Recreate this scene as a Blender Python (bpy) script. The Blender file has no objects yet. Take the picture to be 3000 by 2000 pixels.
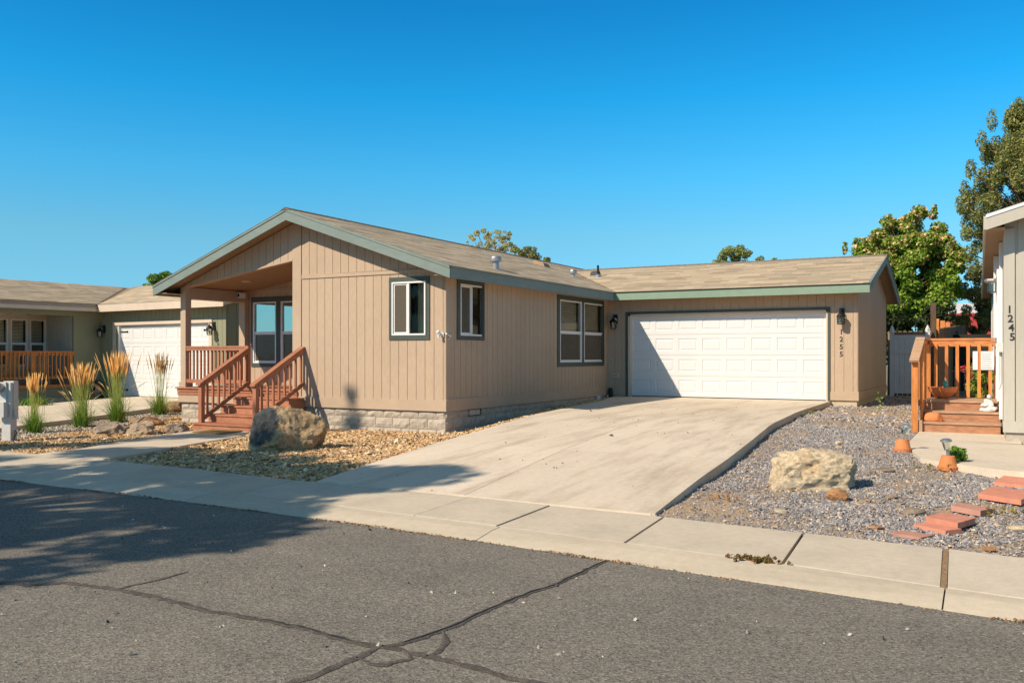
import bpy, bmesh, math, random
import numpy as np
from mathutils import Vector, noise as mn

R = math.radians
sc = bpy.context.scene
random.seed(7)
rng = np.random.default_rng(7)

# ------------------------------------------------------------------ camera
cam_d = bpy.data.cameras.new("camera"); cam = bpy.data.objects.new("camera", cam_d)
sc.collection.objects.link(cam); sc.camera = cam
cam.location = (0, 0, 1.5); cam.rotation_euler = (R(90), 0, math.atan(1425/2600))
cam_d.sensor_width = 36; cam_d.lens = 31.2; cam_d.shift_y = 0.01333
cam_d.clip_start = 0.05; cam_d.clip_end = 2000

# ------------------------------------------------------------------ light
SUN = Vector((.53, 1.0, -.90)).normalized()          # travel direction of the light
el = math.asin(-SUN.z); az = math.atan2(-SUN.x, -SUN.y)
w = bpy.data.worlds.new("World"); sc.world = w; w.use_nodes = True
nt = w.node_tree; nt.nodes.clear()
sky = nt.nodes.new('ShaderNodeTexSky'); sky.sky_type = 'NISHITA'; sky.sun_disc = False
sky.sun_elevation = el; sky.sun_rotation = az % (2*math.pi)
sky.altitude = 900; sky.air_density = 1.0; sky.dust_density = 0.35; sky.ozone_density = 3.0
hs = nt.nodes.new('ShaderNodeHueSaturation'); hs.inputs['Hue'].default_value = 0.488; hs.inputs['Saturation'].default_value = 1.0; hs.inputs['Value'].default_value = 1.0
bg = nt.nodes.new('ShaderNodeBackground'); bg.inputs['Strength'].default_value = 0.15
wo = nt.nodes.new('ShaderNodeOutputWorld')
tc = nt.nodes.new('ShaderNodeTexCoord'); sx = nt.nodes.new('ShaderNodeSeparateXYZ'); nt.links.new(tc.outputs['Generated'], sx.inputs[0])
cr = nt.nodes.new('ShaderNodeValToRGB'); e = cr.color_ramp.elements      # clear-day blue: less yellow towards the horizon, deeper above; overhead, out of view, warmed to neutralise shadow colour
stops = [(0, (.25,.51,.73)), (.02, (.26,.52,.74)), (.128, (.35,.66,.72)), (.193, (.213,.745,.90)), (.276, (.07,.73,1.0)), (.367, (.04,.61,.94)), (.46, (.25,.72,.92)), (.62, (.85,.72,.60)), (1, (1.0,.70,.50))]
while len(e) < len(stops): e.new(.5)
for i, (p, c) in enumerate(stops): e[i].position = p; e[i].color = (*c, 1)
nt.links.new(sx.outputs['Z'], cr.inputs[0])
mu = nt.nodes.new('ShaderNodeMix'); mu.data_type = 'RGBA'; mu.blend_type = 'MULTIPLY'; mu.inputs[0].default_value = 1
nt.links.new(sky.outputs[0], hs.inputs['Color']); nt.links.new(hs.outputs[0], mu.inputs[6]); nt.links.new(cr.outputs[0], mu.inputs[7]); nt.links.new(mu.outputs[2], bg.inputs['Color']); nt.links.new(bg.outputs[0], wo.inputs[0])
sd = bpy.data.lights.new("sun", 'SUN'); sd.energy = 4.8; sd.angle = R(0.5); sd.color = (1.0, 0.87, 0.70)
so = bpy.data.objects.new("sun", sd); sc.collection.objects.link(so)
so.rotation_euler = SUN.to_track_quat('-Z', 'Y').to_euler(); so.location = (-20, -20, 30)
sc.view_settings.view_transform = 'Standard'; sc.view_settings.look = 'None'
sc.view_settings.exposure = 0.30; sc.view_settings.gamma = 1; sc.view_settings.use_curve_mapping = False

# ------------------------------------------------------------------ materials
def new_mat(name):
    m = bpy.data.materials.new(name); m.use_nodes = True
    n = m.node_tree; n.nodes.clear()
    out = n.nodes.new('ShaderNodeOutputMaterial'); b = n.nodes.new('ShaderNodeBsdfPrincipled')
    n.links.new(b.outputs[0], out.inputs[0])
    return m, n, b
def pos_vec(n, scale=(1,1,1), mode='pos'):
    if mode == 'pos': s = n.nodes.new('ShaderNodeNewGeometry').outputs['Position']
    else: s = n.nodes.new('ShaderNodeTexCoord').outputs['Object']
    mp = n.nodes.new('ShaderNodeMapping'); mp.inputs['Scale'].default_value = scale
    n.links.new(s, mp.inputs['Vector']); return mp.outputs[0]
def noise_tex(n, vec, scale, detail=4, rough=.55):
    t = n.nodes.new('ShaderNodeTexNoise'); t.inputs['Scale'].default_value = scale
    t.inputs['Detail'].default_value = detail; t.inputs['Roughness'].default_value = rough
    n.links.new(vec, t.inputs['Vector']); return t.outputs['Fac']
def ramp(n, fac, stops):
    r = n.nodes.new('ShaderNodeValToRGB'); e = r.color_ramp.elements
    while len(e) < len(stops): e.new(.5)
    for i, (p, c) in enumerate(stops):
        e[i].position = p; e[i].color = (*c, 1) if len(c) == 3 else c
    n.links.new(fac, r.inputs[0]); return r.outputs[0]
def mixc(n, a, b, fac, mode='MIX'):
    m = n.nodes.new('ShaderNodeMix'); m.data_type = 'RGBA'; m.blend_type = mode
    for v, k in ((a, 6), (b, 7)):
        if hasattr(v, 'links'): n.links.new(v, m.inputs[k])
        else: m.inputs[k].default_value = (*v, 1)
    if hasattr(fac, 'links'): n.links.new(fac, m.inputs[0])
    else: m.inputs[0].default_value = fac
    return m.outputs[2]
def bump(n, b, h, strength, dist):
    k = n.nodes.new('ShaderNodeBump'); k.inputs['Strength'].default_value = strength; k.inputs['Distance'].default_value = dist
    n.links.new(h, k.inputs['Height']); n.links.new(k.outputs[0], b.inputs['Normal']); return k
def cmul(c, k): return tuple(min(1, x*k) for x in c)
def mat(name, c, rough=.7, var=.12, scale=6, stretch=(1,1,1), fine=60, bmp=.25, bdist=.004, rnd=.06, metal=0, big=.1, spec=.35):
    """paint / wood / stone: large blotches, fine grain, a little brightness change from piece to piece"""
    m, n, b = new_mat(name)
    v = pos_vec(n, stretch)
    f1 = noise_tex(n, v, scale, 5, .6)
    col = ramp(n, f1, [(.3, cmul(c, 1-var)), (.7, cmul(c, 1+var))])
    f3 = noise_tex(n, pos_vec(n), .7, 3, .6)
    col = mixc(n, col, ramp(n, f3, [(.35, (1-big,)*3), (.65, (1, 1, 1))]), 1, 'MULTIPLY')
    if rnd:
        oi = n.nodes.new('ShaderNodeObjectInfo')
        col = mixc(n, col, ramp(n, oi.outputs['Random'], [(0, (1-rnd,)*3), (1, (1, 1, 1))]), 1, 'MULTIPLY')
    n.links.new(col, b.inputs['Base Color'])
    f2 = noise_tex(n, v, fine, 3, .6); bump(n, b, f2, bmp, bdist)
    b.inputs['Roughness'].default_value = rough; b.inputs['Metallic'].default_value = metal
    b.inputs['Specular IOR Level'].default_value = spec
    return m
def attr_mat(name, rough=.85, trans=0, bmp=0):
    m, n, b = new_mat(name)
    a = n.nodes.new('ShaderNodeAttribute'); a.attribute_name = 'col'
    n.links.new(a.outputs['Color'], b.inputs['Base Color']); b.inputs['Roughness'].default_value = rough
    b.inputs['Specular IOR Level'].default_value = .25
    if trans:
        t = n.nodes.new('ShaderNodeBsdfTranslucent'); n.links.new(a.outputs['Color'], t.inputs['Color'])
        mx = n.nodes.new('ShaderNodeMixShader'); mx.inputs[0].default_value = trans
        out = [x for x in n.nodes if x.type == 'OUTPUT_MATERIAL'][0]
        n.links.new(b.outputs[0], mx.inputs[1]); n.links.new(t.outputs[0], mx.inputs[2]); n.links.new(mx.outputs[0], out.inputs[0])
    return m
M = {}
M['tan'] = mat('tan_siding_paint', (.485,.355,.245), .75, .10, 9, (6,6,.6), 45, .35, .003, .05, big=.07)
M['tan_flat'] = mat('tan_trim_paint', (.485,.355,.245), .7, .05, 5, (1,1,1), 70, .2, .002, .03)
M['sage'] = mat('sage_fascia_paint', (.195,.24,.215), .6, .08, 4, (1,1,3), 60, .3, .003, .04)
M['sage_dark'] = mat('dark_green_trim_paint', (.068,.082,.068), .6, .1, 5, (1,1,1), 60, .2, .002, .04)
M['white'] = mat('white_door_paint', (.66,.655,.64), .5, .015, 2, (1,1,1), 120, .12, .001, .01, big=.03)
M['vinyl'] = mat('white_vinyl', (.78,.77,.75), .4, .02, 3, (1,1,1), 90, .05, .001, .01)
M['vinyl_grey'] = mat('blue_grey_vinyl', (.68,.69,.70), .55, .05, 4, (1,1,1), 90, .05, .001, .03)
M['cream'] = mat('cream_trim_paint', (.62,.50,.38), .65, .05, 4, (1,1,1), 60, .15, .002, .03)
M['olive'] = mat('olive_siding_paint', (.27,.265,.165), .75, .07, 8, (6,6,.6), 45, .35, .003, .05)
M['greyh'] = mat('warm_grey_siding_paint', (.49,.445,.365), .75, .05, 8, (6,6,.6), 45, .3, .003, .04)
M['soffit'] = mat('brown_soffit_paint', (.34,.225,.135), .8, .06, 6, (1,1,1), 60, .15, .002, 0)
M['block'] = mat('split_face_block', (.50,.425,.335), .9, .12, 14, (1,1,1), 55, .9, .012, .12)
M['mortar'] = mat('mortar', (.62,.55,.45), .95, .08, 20, (1,1,1), 90, .3, .003, 0)
M['stucco'] = mat('smooth_foundation_concrete', (.52,.43,.29), .9, .08, 9, (1,1,1), 70, .4, .004, 0)
M['redwood'] = mat('red_stained_wood', (.44,.18,.095), .6, .18, 7, (1,1,1), 40, .25, .002, .16)
M['redwood_v'] = mat('red_stained_wood_upright', (.43,.17,.088), .6, .18, 7, (7,7,.7), 40, .25, .002, .16)
M['cedar'] = mat('orange_stained_cedar', (.64,.235,.06), .55, .25, 5, (5,5,.8), 40, .3, .002, .15)
M['cedar_h'] = mat('orange_stained_cedar_rail', (.60,.225,.07), .55, .3, 5, (1.2,5,5), 40, .3, .002, .15)
M['cedar_worn'] = mat('weathered_cedar_tread', (.46,.28,.17), .8, .3, 6, (1,6,6), 50, .4, .003, .15)
M['iron'] = mat('black_iron', (.02,.02,.022), .45, .1, 10, (1,1,1), 90, .1, .001, 0, metal=.3)
M['galv'] = mat('galvanised_metal', (.42,.42,.42), .38, .1, 12, (1,1,1), 60, .1, .001, 0, metal=.75)
M['greybox'] = mat('grey_enclosure_paint', (.60,.58,.54), .5, .06, 6, (1,1,1), 80, .1, .001, .03)
M['terracotta'] = mat('terracotta', (.66,.225,.08), .8, .12, 12, (1,1,1), 70, .2, .002, .05)
M['paver'] = mat('red_paver', (.66,.26,.165), .85, .14, 10, (1,1,1), 90, .5, .003, .08)
M['bark'] = mat('tree_bark', (.13,.085,.055), .95, .3, 6, (3,3,.8), 30, .9, .02, .1)
M['pale_bark'] = mat('pale_birch_bark', (.55,.50,.44), .9, .2, 6, (3,3,.8), 30, .4, .01, .1)
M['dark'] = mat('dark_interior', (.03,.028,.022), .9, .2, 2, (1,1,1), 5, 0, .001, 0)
M['room'] = mat('room_wall', (.50,.42,.31), .9, .1, 2, (1,1,1), 5, 0, .001, 0)
M['blind'] = mat('window_blind', (.58,.53,.43), .8, .05, 2, (1,1,1), 5, 0, .001, 0)
M['screen'] = mat('insect_screen', (.50,.42,.31), .8, .1, 2, (1,1,1), 200, .1, .001, 0)
M['black_plastic'] = mat('black_plastic', (.015,.015,.015), .5, .1, 8, (1,1,1), 60, .1, .001, 0)
M['mat'] = mat('coir_doormat', (.28,.17,.06), .95, .35, 60, (1,1,1), 200, .9, .006, 0)
M['redroof'] = mat('red_metal_roofing', (.42,.05,.035), .45, .08, 3, (1,1,1), 30, .1, .002, 0)
M['whiteroof'] = mat('pale_metal_roofing', (.6,.58,.55), .45, .08, 3, (1,1,1), 30, .1, .002, 0)
M['fence_wood'] = mat('weathered_fence_wood', (.30,.20,.12), .9, .2, 6, (6,6,.7), 50, .4, .004, .3)
M['statue'] = mat('white_glazed_stone', (.62,.60,.55), .6, .2, 14, (1,1,1), 50, .5, .006, 0)
M['leaf'] = attr_mat('foliage', .6, .35)
M['attr'] = attr_mat('tinted_pieces', .85)
M['straw'] = attr_mat('grass_blades', .7, .25)
M['dig'] = mat('black_numerals', (.03,.028,.024), .5, .1, 8, (1,1,1), 60, .1, .001, 0)
M['joint'] = mat('dark_joint_filler', (.15,.115,.08), .95, .3, 20, (1,1,1), 90, .5, .004, 0)
M['gutterdirt'] = mat('dry_litter', (.30,.19,.10), .95, .4, 40, (1,1,1), 90, .9, .01, 0)

def glass_mat(name, tint, refl, gc=(.82,.95,.86)):
    m, n, b = new_mat(name)
    out = [x for x in n.nodes if x.type == 'OUTPUT_MATERIAL'][0]
    n.nodes.remove(b)
    t = n.nodes.new('ShaderNodeBsdfTransparent'); t.inputs[0].default_value = (*tint, 1)
    g = n.nodes.new('ShaderNodeBsdfGlossy'); g.inputs['Roughness'].default_value = .012; g.inputs[0].default_value = (*gc, 1)
    f = n.nodes.new('ShaderNodeFresnel'); f.inputs[0].default_value = 1.55
    nz = noise_tex(n, pos_vec(n), 1.3, 2, .5)
    bp = n.nodes.new('ShaderNodeBump'); bp.inputs['Strength'].default_value = .25; bp.inputs['Distance'].default_value = .02
    n.links.new(nz, bp.inputs['Height']); n.links.new(bp.outputs[0], g.inputs['Normal'])
    a = n.nodes.new('ShaderNodeMath'); a.operation = 'ADD'; a.inputs[1].default_value = refl; a.use_clamp = True
    n.links.new(f.outputs[0], a.inputs[0])
    mx = n.nodes.new('ShaderNodeMixShader'); n.links.new(a.outputs[0], mx.inputs[0])
    n.links.new(t.outputs[0], mx.inputs[1]); n.links.new(g.outputs[0], mx.inputs[2]); n.links.new(mx.outputs[0], out.inputs[0])
    return m
M['glass'] = glass_mat('window_glass', (.9,.88,.8), -.025, (.62,.58,.48))
M['glass_coat'] = glass_mat('coated_window_glass', (.35,.4,.36), .42)
def screen_mat():
    m, n, b = new_mat('insect_screen_mesh'); b.inputs['Base Color'].default_value = (.15, .125, .09, 1); b.inputs['Roughness'].default_value = .9
    out = [x for x in n.nodes if x.type == 'OUTPUT_MATERIAL'][0]; t = n.nodes.new('ShaderNodeBsdfTransparent'); mx = n.nodes.new('ShaderNodeMixShader'); mx.inputs[0].default_value = .45
    n.links.new(b.outputs[0], mx.inputs[1]); n.links.new(t.outputs[0], mx.inputs[2]); n.links.new(mx.outputs[0], out.inputs[0]); return m
M['screen'] = screen_mat()
M['lampglass'] = glass_mat('lamp_glass', (.9,.9,.85), .06)

def asphalt():
    m, n, b = new_mat('worn_asphalt')
    v = pos_vec(n)
    vo = n.nodes.new('ShaderNodeTexVoronoi'); vo.inputs['Scale'].default_value = 95; n.links.new(v, vo.inputs['Vector'])
    sp = n.nodes.new('ShaderNodeSeparateColor'); n.links.new(vo.outputs['Color'], sp.inputs[0])
    c = ramp(n, sp.outputs[0], [(0, (.10,.086,.070)), (.35, (.195,.171,.14)), (.86, (.255,.225,.185)), (1, (.36,.32,.265))])
    vf = noise_tex(n, v, 260, 2, .6)
    c = mixc(n, c, ramp(n, vf, [(.3, (.72,.72,.72)), (.7, (1.15,1.15,1.15))]), 1, 'MULTIPLY')
    f = noise_tex(n, v, 1.1, 5, .6)
    c = mixc(n, c, ramp(n, f, [(.3, (.86,.86,.87)), (.7, (1.08,1.07,1.05))]), 1, 'MULTIPLY')
    f = noise_tex(n, pos_vec(n, (.25, 1, 1)), 2.2, 4, .6)
    c = mixc(n, c, ramp(n, f, [(.35, (.90,.90,.90)), (.65, (1.0,1.0,1.0))]), 1, 'MULTIPLY')
    n.links.new(c, b.inputs['Base Color']); b.inputs['Roughness'].default_value = .9; b.inputs['Specular IOR Level'].default_value = .3
    h = n.nodes.new('ShaderNodeMath'); h.operation = 'ADD'; n.links.new(vo.outputs['Distance'], h.inputs[0]); n.links.new(vf, h.inputs[1])
    bump(n, b, h.outputs[0], .6, .004)
    return m
M['asphalt'] = asphalt()
def concrete(name, c, streak_dir=(1,1,1), stain=.25, c2=None):
    m, n, b = new_mat(name)
    v = pos_vec(n)
    f = noise_tex(n, pos_vec(n, streak_dir), 1.6, 6, .62)
    col = ramp(n, f, [(.3, cmul(c2 or c, 1-stain)), (.5, c), (.75, cmul(c, 1.08))])
    f = noise_tex(n, v, 14, 5, .7)
    col = mixc(n, col, ramp(n, f, [(.3, (.90,.89,.87)), (.7, (1.04,1.04,1.04))]), 1, 'MULTIPLY')
    f = noise_tex(n, v, 160, 3, .7)
    col = mixc(n, col, ramp(n, f, [(.25, (.80,.79,.77)), (.5, (1,1,1)), (.8, (1.08,1.08,1.08))]), 1, 'MULTIPLY')
    vo = n.nodes.new('ShaderNodeTexVoronoi'); vo.inputs['Scale'].default_value = 9; n.links.new(v, vo.inputs['Vector'])
    col = mixc(n, (.35,.3,.24), col, ramp(n, vo.outputs['Distance'], [(.02, (0,0,0)), (.045, (1,1,1))]))
    oi = n.nodes.new('ShaderNodeObjectInfo')
    col = mixc(n, col, ramp(n, oi.outputs['Random'], [(0, (.93,.925,.91)), (1, (1.02,1.02,1.02))]), 1, 'MULTIPLY')
    n.links.new(col, b.inputs['Base Color']); b.inputs['Roughness'].default_value = .88
    b.inputs['Specular IOR Level'].default_value = .3
    bump(n, b, noise_tex(n, v, 130, 4, .7), .35, .003)
    return m
M['walk'] = concrete('grey_sidewalk_concrete', (.57,.485,.375), (1,1,1), .13)
M['kerb'] = concrete('kerb_concrete', (.58,.49,.375), (.4,2,1), .13)
M['drive'] = concrete('driveway_concrete', (.66,.555,.435), (2.2,.35,1), .13, (.57,.46,.345))
M['path'] = concrete('pale_path_concrete', (.64,.54,.42), (1,1,1), .10)
def dirtm(name, a, b2, s):
    m, n, b = new_mat(name); v = pos_vec(n)
    f = noise_tex(n, v, s, 6, .7); g = noise_tex(n, v, 45, 4, .7)
    c = ramp(n, f, [(.35, a), (.62, b2)])
    c = mixc(n, c, ramp(n, g, [(.3, (.55,.55,.55)), (.7, (1.15,1.15,1.15))]), 1, 'MULTIPLY')
    n.links.new(c, b.inputs['Base Color']); b.inputs['Roughness'].default_value = .95
    bump(n, b, g, .8, .02); return m
M['dirt_bed'] = dirtm('rock_chip_bed', (.34,.21,.10), (.50,.33,.17), 3)
M['dirt_yard'] = dirtm('sandy_gravel_dirt', (.36,.29,.22), (.55,.37,.22), 1.4)
M['dirt_far'] = dirtm('dry_ground', (.22,.18,.12), (.30,.24,.16), .4)
M['sealer'] = dirtm('crack_sealer', (.075,.06,.048), (.135,.11,.088), 9)

# ------------------------------------------------------------------ objects
ORG = {}
def tag(o, label=None, cat=None, group=None, kind=None):
    if label: o['label'] = label
    if cat: o['category'] = cat
    if group: o['group'] = group
    if kind: o['kind'] = kind
    return o
def link(o): sc.collection.objects.link(o); return o
def thing(name, label, cat, o=(0,0,0), loc=None, rz=0, group=None, kind=None):
    e = bpy.data.objects.new(name, None); link(e); e.empty_display_size = .2
    e.location = loc if loc is not None else o; e.rotation_euler = (0, 0, rz)
    ORG[e.name] = Vector(o)
    return tag(e, label, cat, group, kind)
class MB:
    def __init__(s): s.v = []; s.f = []
    def poly(s, pts):
        k = len(s.v); s.v += [tuple(p) for p in pts]; s.f.append(tuple(range(k, k+len(pts))))
    def hexa(s, p):      # 8 pts: bottom 4 ccw, top 4 ccw
        k = len(s.v); s.v += [tuple(q) for q in p]
        s.f += [tuple(k+i for i in f) for f in ((3,2,1,0),(4,5,6,7),(0,1,5,4),(1,2,6,5),(2,3,7,6),(3,0,4,7))]
    def box(s, x0, x1, y0, y1, z0, z1):
        s.hexa([(x0,y0,z0),(x1,y0,z0),(x1,y1,z0),(x0,y1,z0),(x0,y0,z1),(x1,y0,z1),(x1,y1,z1),(x0,y1,z1)])
    def bar(s, a, b, w, h, up=(0,0,1)):
        a = Vector(a); b = Vector(b); d = (b-a).normalized(); u = Vector(up)
        r = d.cross(u)
        if r.length < 1e-4: r = d.cross(Vector((0,1,0)))
        r.normalize(); u = r.cross(d).normalized()
        r *= w/2; u *= h/2
        s.hexa([a-r-u, a+r-u, b+r-u, b-r-u, a-r+u, a+r+u, b+r+u, b-r+u])
    def tube(s, pts, rad, n=8, cap=True):
        pts = [Vector(p) for p in pts]; rad = rad if hasattr(rad, '__len__') else [rad]*len(pts)
        rings = []
        for i, p in enumerate(pts):
            d = (pts[min(i+1, len(pts)-1)]-pts[max(i-1, 0)]).normalized()
            a = Vector((0,0,1)) if abs(d.z) < .9 else Vector((1,0,0))
            r = d.cross(a).normalized(); u = r.cross(d)
            k = len(s.v)
            for j in range(n):
                t = 2*math.pi*j/n; s.v.append(tuple(p + (r*math.cos(t)+u*math.sin(t))*rad[i]))
            rings.append(k)
        for a, b in zip(rings, rings[1:]):
            for j in range(n): s.f.append((a+j, a+(j+1) % n, b+(j+1) % n, b+j))
        if cap:
            s.f.append(tuple(rings[0]+j for j in range(n))); s.f.append(tuple(rings[-1]+n-1-j for j in range(n)))
    def lathe(s, c, prof, n=16):
        c = Vector(c); rings = []
        for r, z in prof:
            k = len(s.v); rings.append(k)
            for j in range(n):
                t = 2*math.pi*j/n; s.v.append((c.x+r*math.cos(t), c.y+r*math.sin(t), c.z+z))
        for a, b in zip(rings, rings[1:]):
            for j in range(n): s.f.append((a+j, a+(j+1) % n, b+(j+1) % n, b+j))
        s.f.append(tuple(rings[0]+n-1-j for j in range(n))); s.f.append(tuple(rings[-1]+j for j in range(n)))
    def build(s, name, m, parent=None, smooth=False, loc0=None, cols=None):
        V = np.array(s.v, dtype=np.float64)
        lo = V.min(0); hi = V.max(0)
        o = Vector(loc0) if loc0 is not None else Vector(((lo[0]+hi[0])/2, (lo[1]+hi[1])/2, lo[2]))
        me = bpy.data.meshes.new(name)
        me.from_pydata((V-np.array(o)).tolist(), [], s.f); me.materials.append(m)
        if smooth: me.shade_smooth()
        ob = link(bpy.data.objects.new(name, me)); ORG[ob.name] = o
        if parent is not None:
            ob.parent = parent; ob.location = o-ORG[parent.name]
        else: ob.location = o
        if cols is not None:
            at = me.color_attributes.new('col', 'FLOAT_COLOR', 'POINT')
            c = np.ones((len(V), 4)); c[:, :3] = cols; at.data.foreach_set('color', c.ravel())
        return ob
def npmesh(name, V, F, m, parent=None, cols=None, smooth=False):
    """V (n,3); F (k,4) or (k,3)"""
    me = bpy.data.meshes.new(name); V = np.asarray(V, dtype=np.float64); F = np.asarray(F)
    o = V.mean(0); o[2] = V[:, 2].min()
    me.vertices.add(len(V)); me.vertices.foreach_set('co', (V-o).ravel())
    k = F.shape[1]; me.loops.add(F.size); me.loops.foreach_set('vertex_index', F.ravel().astype(np.int32))
    me.polygons.add(len(F)); me.polygons.foreach_set('loop_start', np.arange(0, F.size, k, dtype=np.int32))
    me.update(calc_edges=True); me.materials.append(m)
    me.shade_smooth() if smooth else me.shade_flat()
    if cols is not None:
        at = me.color_attributes.new('col', 'FLOAT_COLOR', 'POINT')
        c = np.ones((len(V), 4)); c[:, :3] = cols; at.data.foreach_set('color', c.ravel())
    ob = link(bpy.data.objects.new(name, me)); ov = Vector(o); ORG[ob.name] = ov
    if parent is not None: ob.parent = parent; ob.location = ov-ORG[parent.name]
    else: ob.location = ov
    return ob
# walls: W(a, d, z) -> point; a along the wall, d outwards
def wx(y0): return lambda a, d, z: (a, y0-d, z)          # faces -y
def wy(x0): return lambda a, d, z: (x0+d, a, z)          # faces +x
def prism(mb, W, a0, a1, d0, d1, zb0, zb1, zt0, zt1):
    p = [W(a0,d1,zb0), W(a1,d1,zb1), W(a1,d0,zb1), W(a0,d0,zb0), W(a0,d1,zt0), W(a1,d1,zt1), W(a1,d0,zt1), W(a0,d0,zt0)]
    mb.hexa(p)
def rect(mb, W, a0, a1, d0, d1, z0, z1): prism(mb, W, a0, a1, d0, d1, z0, z0, z1, z1)
def spans(a0, a1, step, zb, zt, opens, kinks=()):
    ed = [a0]
    while ed[-1]+step < a1-.03: ed.append(ed[-1]+step)
    ed.append(a1); base = set(round(e, 4) for e in ed)
    allp = sorted(base | set(round(o[i], 4) for o in opens for i in (0, 1) if a0 < o[i] < a1) | set(k for k in kinks if a0 < k < a1))
    for p, q in zip(allp, allp[1:]):
        if q-p < .004: continue
        mid = (p+q)/2
        cuts = sorted([(o[2], o[3]) for o in opens if o[0] <= mid <= o[1]])
        lo = zb; segs = []
        for c0, c1 in cuts:
            segs.append((lo, c0)); lo = c1
        segs.append((lo, None))
        yield p, q, (p in base), (q in base), segs
def planks(parent, W, a0, a1, zb, zt, opens=(), step=.2032, m=None, d=.011, gap=.005, kinks=(), name='plank', joined=False):
    zb = zb if callable(zb) else (lambda a, z=zb: z); zt = zt if callable(zt) else (lambda a, z=zt: z)
    acc = MB()
    for p, q, pb, qb, segs in spans(a0, a1, step, None, None, opens, kinks):
        a, b = p+(gap if pb else 0), q-(gap if qb else 0)
        for s0, s1 in segs:
            b0, b1 = (zb(a), zb(b)) if s0 is None else (s0, s0)
            t0, t1 = (zt(a), zt(b)) if s1 is None else (s1, s1)
            if max(t0-b0, t1-b1) < .03: continue
            t0 = max(t0, b0+.002); t1 = max(t1, b1+.002)
            mb = acc if joined else MB()
            prism(mb, W, a, b, .001, d, b0, b1, t0, t1)
            if not joined: mb.build(name, m or M['tan'], parent)
    if joined and acc.v: tag(acc.build(name, m or M['tan'], parent), kind='stuff')
def wallmesh(parent, W, a0, a1, zb, zt, opens=(), t=.09, m=None, kinks=(), name='wall'):
    zb = zb if callable(zb) else (lambda a, z=zb: z); zt = zt if callable(zt) else (lambda a, z=zt: z)
    mb = MB()
    for p, q, pb, qb, segs in spans(a0, a1, 99, None, None, opens, kinks):
        for s0, s1 in segs:
            b0, b1 = (zb(p), zb(q)) if s0 is None else (s0, s0)
            t0, t1 = (zt(p), zt(q)) if s1 is None else (s1, s1)
            if max(t0-b0, t1-b1) < .005: continue
            prism(mb, W, p, q, -t, 0, b0, b1, t0, t1)
    return mb.build(name, m or M['tan'], parent)
def frame_rect(mb, W, a0, a1, z0, z1, w, d0, d1, wb=None, wt=None):
    wb = w if wb is None else wb; wt = w if wt is None else wt
    rect(mb, W, a0, a0+w, d0, d1, z0, z1); rect(mb, W, a1-w, a1, d0, d1, z0, z1)
    rect(mb, W, a0+w, a1-w, d0, d1, z0, z0+wb); rect(mb, W, a0+w, a1-w, d0, d1, z1-wt, z1)
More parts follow.
